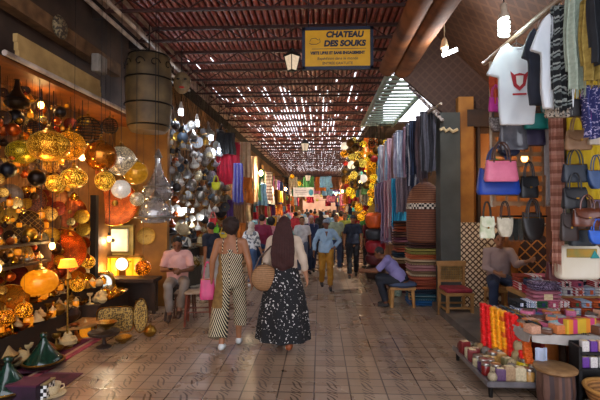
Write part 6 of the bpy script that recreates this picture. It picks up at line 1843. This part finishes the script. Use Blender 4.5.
# man in the light blue shirt, hand on hip
pz = walk('L', .15, .02)
pz.update(Le=(-.34, -.06, 1.17), Lw=(-.19, .04, 1.0), Lhand=(.8, .3, -.5), Re=(.27, -.02, 1.14), Rw=(.30, .06, .90), H=(0, .03, 1.58))
m1, J = person(G(326, 289), PI + .1, 1.60, 'person in a light blue shirt and mustard trousers with one hand on the hip', pose=pz, skin='brown', hair='cap', hairc='#8c98a8', top=(M('#9ab4cc', .75, c2='#80a0bc', scale=5), 1.85, .22), legs=(M('#a8761c', .8, c2='#8a5c10'), .92, .012),
               shoes=M('#1c1a1e', .5), fat=1.08, voxel=.010)
MB().prism([(-.035, 1.40), (.035, 1.40), (0, 1.27)], .108, .128).build('open_collar', M('#7c4c30', .6), m1)
m1['label'] = 'person in a light blue shirt and mustard trousers with one hand on the hip'
# man in the navy T-shirt and cap
m2, J = person(G(353, 277), PI - .1, 1.66, 'person in a navy T-shirt, black trousers and dark cap walking closer', pose=walk('R', .15), skin='tan', hair='cap', hairc='#1c2030', top=(M('#1c2438', .8, c2='#141a28'), .75, .1),
       legs=(M('#14141a', .8), .95, .008), shoes=M('#1c1a1c', .5), fat=1.08, voxel=.011)
# seated man on the left
ps = dict(P=(0, 0, .66), C=(0, .05, .94), N=(0, .09, 1.13), H=(0, .15, 1.27), Ls=(-.17, .08, 1.09), Rs=(.17, .08, 1.09), Le=(-.24, .12, .84), Lw=(-.08, .33, .84), Re=(.24, .12, .84), Rw=(.06, .32, .86),
          Lh=(-.09, .03, .63), Rh=(.09, .03, .63), Lk=(-.14, .42, .66), Rk=(.12, .42, .62), La=(-.06, .5, .24), Ra=(.10, .40, .16))
st = empty('high_stool', G(172, 322) + Vector((0, .25, 0)), (0, 0, .2))
for sx, sy in ((-1, -1), (1, -1), (1, 1), (-1, 1)): MB().cone((sx * .17, sy * .17, 0), (sx * .12, sy * .12, .54), .018, .02, 8).build('leg', M('#4a3a34', .6), st)
MB().lathe([(.02, .52), (.17, .525), (.185, .55), (.17, .575), (.02, .58)], seg=20).build('seat', WOODD, st)
MB().tube([(.15, .15, .2), (-.15, .15, .2), (-.15, -.15, .2), (.15, -.15, .2)], .012, 6, closed=True).build('stretcher', M('#4a3a34', .6), st)
tag(st, 'dark high stool under the person in the pink shirt', 'stool')
s1, J = person(st.location + Vector((0, .02, 0)), PI + .25, 1.68, 'person in a pale pink shirt sitting with hands together, looking down', pose=ps, skin='brown', hair='short', hairc='#14100e', top=(M('#d8a8a0', .8, c2='#c08e88', scale=5), .8, -.02),
       legs=(M('#8a8480', .8, c2='#6a5a4c', scale=3), .9, .01), shoes=M('#3a2418', .6), voxel=.010, nod=-.45, fat=1.05)
put('bowl', s1.location + Vector((-.0, -.34, .84)), 'small dark item held in the hands of the person in pink', 'bowl', None, 0, .045, {'bowl': IRON})
# reddish tall stool and its neighbour
for i, (px, py, s, lb) in enumerate(((197, 326, 1.0, 'reddish wooden stool with long legs beside the person in pink'), (183, 318, .8, 'smaller brown stool behind the reddish stool'))):
    q = empty('wooden_stool', G(px, py) + Vector((0, .12, 0)), (0, 0, .15), s)
    SM = M('#7a3a24' if i == 0 else '#5c3c28', .5, c2='#54200f')
    for sx, sy in ((-1, -1), (1, -1), (1, 1), (-1, 1)): MB().cone((sx * .2, sy * .17, 0), (sx * .17, sy * .14, .5), .017, .022, 8).build('leg', SM, q)
    MB().rbox((0, 0, .515), (.42, .36, .035), .012).build('seat', M('#a89078', .6, c2='#8a7058'), q)
    MB().tube([(.18, .15, .22), (-.18, .15, .22), (-.18, -.15, .22), (.18, -.15, .22)], .011, 6, closed=True).build('stretcher', SM, q)
    tag(q, lb, 'stool')
# seated man on the right, leaning forward
ps = dict(P=(0, 0, .52), C=(0, .16, .75), N=(0, .30, .93), H=(0, .42, 1.03), Ls=(-.17, .27, .90), Rs=(.17, .27, .90), Le=(-.2, .46, .70), Lw=(-.12, .70, .68), Re=(.2, .46, .68), Rw=(.12, .70, .66),
          Lh=(-.09, .03, .50), Rh=(.09, .03, .50), Lk=(-.14, .42, .55), Rk=(.14, .42, .55), La=(-.12, .28, .09), Ra=(.12, .30, .09))
s2, J = person(Vector((1.52, 8.15, -.02)), 1.35, 1.66, 'person in a lilac shirt sitting bent forward on the cushioned stool', pose=ps, skin='brown', hair='short', hairc='#1a1614', top=(M('#8c84b8', .8, c2='#786fa4', scale=4), .85, .05),
       legs=(M('#1e222e', .8), .92, .012), shoes=M('#1c1a1c', .6), voxel=.011, nod=-.3, fat=1.15)
put('roll', s2.location + Vector((-.66, .16, .72)), 'small dark thing held by the person in lilac', 'tool', None, (1, .3, 0), (.03, .03, .12), {'cloth': IRON}, name='hand_tool')
# stallholder seated under the bags
ps = dict(P=(0, 0, .70), C=(0, .03, .98), N=(0, .05, 1.18), H=(0, .10, 1.33), Ls=(-.18, .04, 1.14), Rs=(.18, .04, 1.14), Le=(-.25, .14, .94), Lw=(-.40, .36, 1.04), Re=(.22, .16, .88), Rw=(.06, .36, .82),
          Lh=(-.09, .03, .67), Rh=(.09, .03, .67), Lk=(-.15, .44, .68), Rk=(.14, .44, .66), La=(-.13, .46, .26), Ra=(.13, .42, .26))
s3, J = person(Vector((2.78, 6.85, .10)), PI - .25, 1.6, 'stallholder', pose=ps, skin='tan', hair='short', hairc='#1c1612', top=(M('#8c7878', .8, c2='#a08478', scale=3), 1.7, .0), legs=(M('#24304c', .8), .9, .012), shoes=M('#2a2422', .6), voxel=.011, fat=1.1)
s3['label'] = 'person in a mauve-grey top and blue jeans seated behind the hanging handbags'
q = empty('wooden_stool', (2.78, 6.86, .12))
for sx, sy in ((-1, -1), (1, -1), (1, 1), (-1, 1)): MB().cone((sx * .17, sy * .15, 0), (sx * .15, sy * .13, .43), .02, .022, 8).build('leg', WOODL, q)
MB().rbox((0, 0, .44), (.38, .34, .04), .015).build('seat', WOODL, q)
tag(q, 'light wooden stool under the person seated behind the handbags', 'stool')

# people farther off
def far(px, py, H, rot, lb, **k):
    return person(G(px, py), rot, H, lb, voxel=k.pop('voxel', .014), **k)
ps = walk('L', .1); ps.update(Re=(.34, .14, 1.22), Rw=(.52, .34, 1.18))
far(211, 300, 1.56, .9, 'person in a navy top and white trousers reaching towards the silverware', pose=ps, skin='tan', hair='short', top=(M('#1c2438', .8), .8, .1), legs=(M('#c8c4c0', .8), .9, .02), shoes=BLACK)
far(251, 287, 1.52, -.5, 'person with a light headscarf in a grey and white printed top', pose=walk('L', .12), skin='light', hair='scarf', hairc='#c8bcb0', female=True, top=(M('#c8c8c8', .8, c2='#5c6068', pat='fleck', scale=12), 1.3, .15), legs=(M('#3c5478', .8), .9, .01), shoes=WHITE)
far(262, 284, 1.68, .1, 'person in a maroon T-shirt and blue jeans walking away', pose=walk('R', .14), skin='tan', hair='short', hairc='#241410', top=(M('#7a1438', .8), .8, .1), legs=(M('#2c4468', .8), .95, .01), shoes=WHITE)
far(271, 280, 1.60, .4, 'person with dark hair in a pale pink top beside the maroon T-shirt', pose=walk('L', .12), skin='light', hair='curly', hairc='#16100e', female=True, top=(M('#d08890', .8), .6, .1), legs=(M('#4a4048', .8), .9, .01), shoes=WHITE)
far(284, 276, 1.62, PI - .4, 'person in a light teal headscarf half hidden by the long hair', pose=walk('L', .1), skin='light', hair='scarf', hairc='#8cc4cc', female=True, top=(M('#58a8a0', .8), 1.8, .4), legs=(M('#3c5c64', .8), .95, .03), shoes=BLACK)
ps = walk('R', .1)
far(311, 273, 1.63, PI + .3, 'person in a dusty pink headscarf and a navy jacket', pose=ps, skin='light', hair='scarf', hairc='#b49cac', female=True, top=(M('#243258', .8), 1.8, .3), legs=(M('#1e2844', .8), .95, .03), shoes=BLACK)
far(302, 275, 1.60, PI, 'person in a white T-shirt just right of the long dark hair', pose=walk('L', .12), skin='tan', hair='short', top=(M('#d8d4d4', .8), .8, .1), legs=(M('#5c6478', .8), .95, .01), shoes=WHITE)
far(336, 270, 1.66, PI + .1, 'person in a pale green T-shirt behind the light blue shirt', pose=walk('L', .12), skin='tan', hair='short', top=(M('#b0bca0', .8), .8, .1), legs=(M('#3c4c6c', .8), .95, .01), shoes=WHITE)
far(345, 266, 1.68, PI - .3, 'person in a lime yellow top left of the dark cap', pose=walk('R', .12), skin='tan', hair='short', top=(M('#b8c050', .8), .8, .1), legs=(M('#2c3444', .8), .95, .01), shoes=BLACK)
far(368, 268, 1.55, .6, 'small person in dark red by the stack of poufs', pose=walk('L', .05), skin='tan', hair='short', top=(M('#6a1c24', .8), 1.5, .2), legs=(M('#26222a', .8), .95, .01), shoes=BLACK)
# the crowd far down the arcade: each a person, one build shared per outfit
RS = random.Random(66)
protos = []
outf = [('a crimson shirt', '#a8283c', '#2c3444'), ('a white shirt', '#d8d4d0', '#3c4458'), ('a black robe', '#1c1a20', '#1c1a20'), ('a sky blue shirt', '#7ca8d0', '#4a4038'), ('an orange top', '#d87838', '#2c2c34'), ('a beige robe', '#c0a888', '#8c7860')]
def copy_tree(o, par=None):
    c = o.copy(); COL.objects.link(c); c.parent = par
    for ch_ in list(o.children): copy_tree(ch_, c)
    return c
spots = [(296, 17), (308, 17.5), (321, 16.5), (330, 18), (341, 19), (299, 21), (315, 22), (326, 23), (334, 24), (303, 27), (311, 28), (319, 30), (328, 32), (335, 29), (307, 36), (323, 38), (315, 42), (330, 44)]
for i, (px, Y) in enumerate(spots):
    x = (px - 320) / FPX * Y
    k = i % 6; nm, tc_, lc = outf[k]
    dn = ('nearest', 'middle', 'farthest')[i // 6]
    lab = 'person in %s, %s such in the far crowd' % (nm, dn)
    if i < 6:
        r_, _ = person((x, Y, 0), PI if i % 2 else .2, 1.66 + .02 * (i % 3), lab, pose=walk('LR'[i % 2], .14), skin=('tan', 'brown', 'light')[i % 3], hair=('short', 'cap', 'scarf', 'short', 'curly', 'scarf')[k], hairc=('#1a1412', '#3c3c44', '#241c24', '#1a1412', '#2a1810', '#c8bca8')[k],
                       top=(M(tc_, .8), 1.6, .2), legs=(M(lc, .8), .95, .02), shoes=BLACK, voxel=.02, face=True, group='crowd far down the arcade')
        protos.append(r_)
    else:
        r_ = copy_tree(protos[k]); r_.location = (x, Y, 0); r_.rotation_euler = (0, 0, RS.choice((.1, PI, PI + .3, -.2)))
        tag(r_, lab, 'person', 'crowd far down the arcade')
# ---------------------------------------------------------------- labels: each singles out one thing
from collections import defaultdict
bpy.context.view_layer.update()
def nth(n):
    w = ['first', 'second', 'third', 'fourth', 'fifth', 'sixth', 'seventh', 'eighth', 'ninth', 'tenth', 'eleventh', 'twelfth', 'thirteenth', 'fourteenth', 'fifteenth', 'sixteenth', 'seventeenth', 'eighteenth', 'nineteenth', 'twentieth']
    return w[n] if n < 20 else '%dth' % (n + 1)
by = defaultdict(list)
for o in THINGS: by[o['label']].append(o)
def screen(o):
    v = CM.inverted() @ (Vector(o.matrix_world.translation) - cam.location)
    return (v.x / -v.z, v.y / -v.z) if v.z < 0 else (0, 0)
for lab, os_ in by.items():
    if len(os_) < 2: continue
    n = len(os_)
    if n == 2:
        (xa, ya), (xb, yb) = screen(os_[0]), screen(os_[1])
        if abs(xa - xb) > abs(ya - yb):
            a, b = (0, 1) if xa < xb else (1, 0); wa, wb = 'left of two', 'right of two'
        else:
            a, b = (0, 1) if ya > yb else (1, 0); wa, wb = 'upper of two', 'lower of two'
        os_[a]['label'] = lab + ', ' + wa; os_[b]['label'] = lab + ', ' + wb
    else:
        os_.sort(key=screen)
        for i, o in enumerate(os_): o['label'] = lab + ', ' + nth(i) + ' from the left'

for o in THINGS:
    t = o['label']
    while len(t.split()) > 16 and ' the ' in t: t = t.replace(' the ', ' ', 1)
    o['label'] = t
bpy.data.scenes.remove(TMPS)
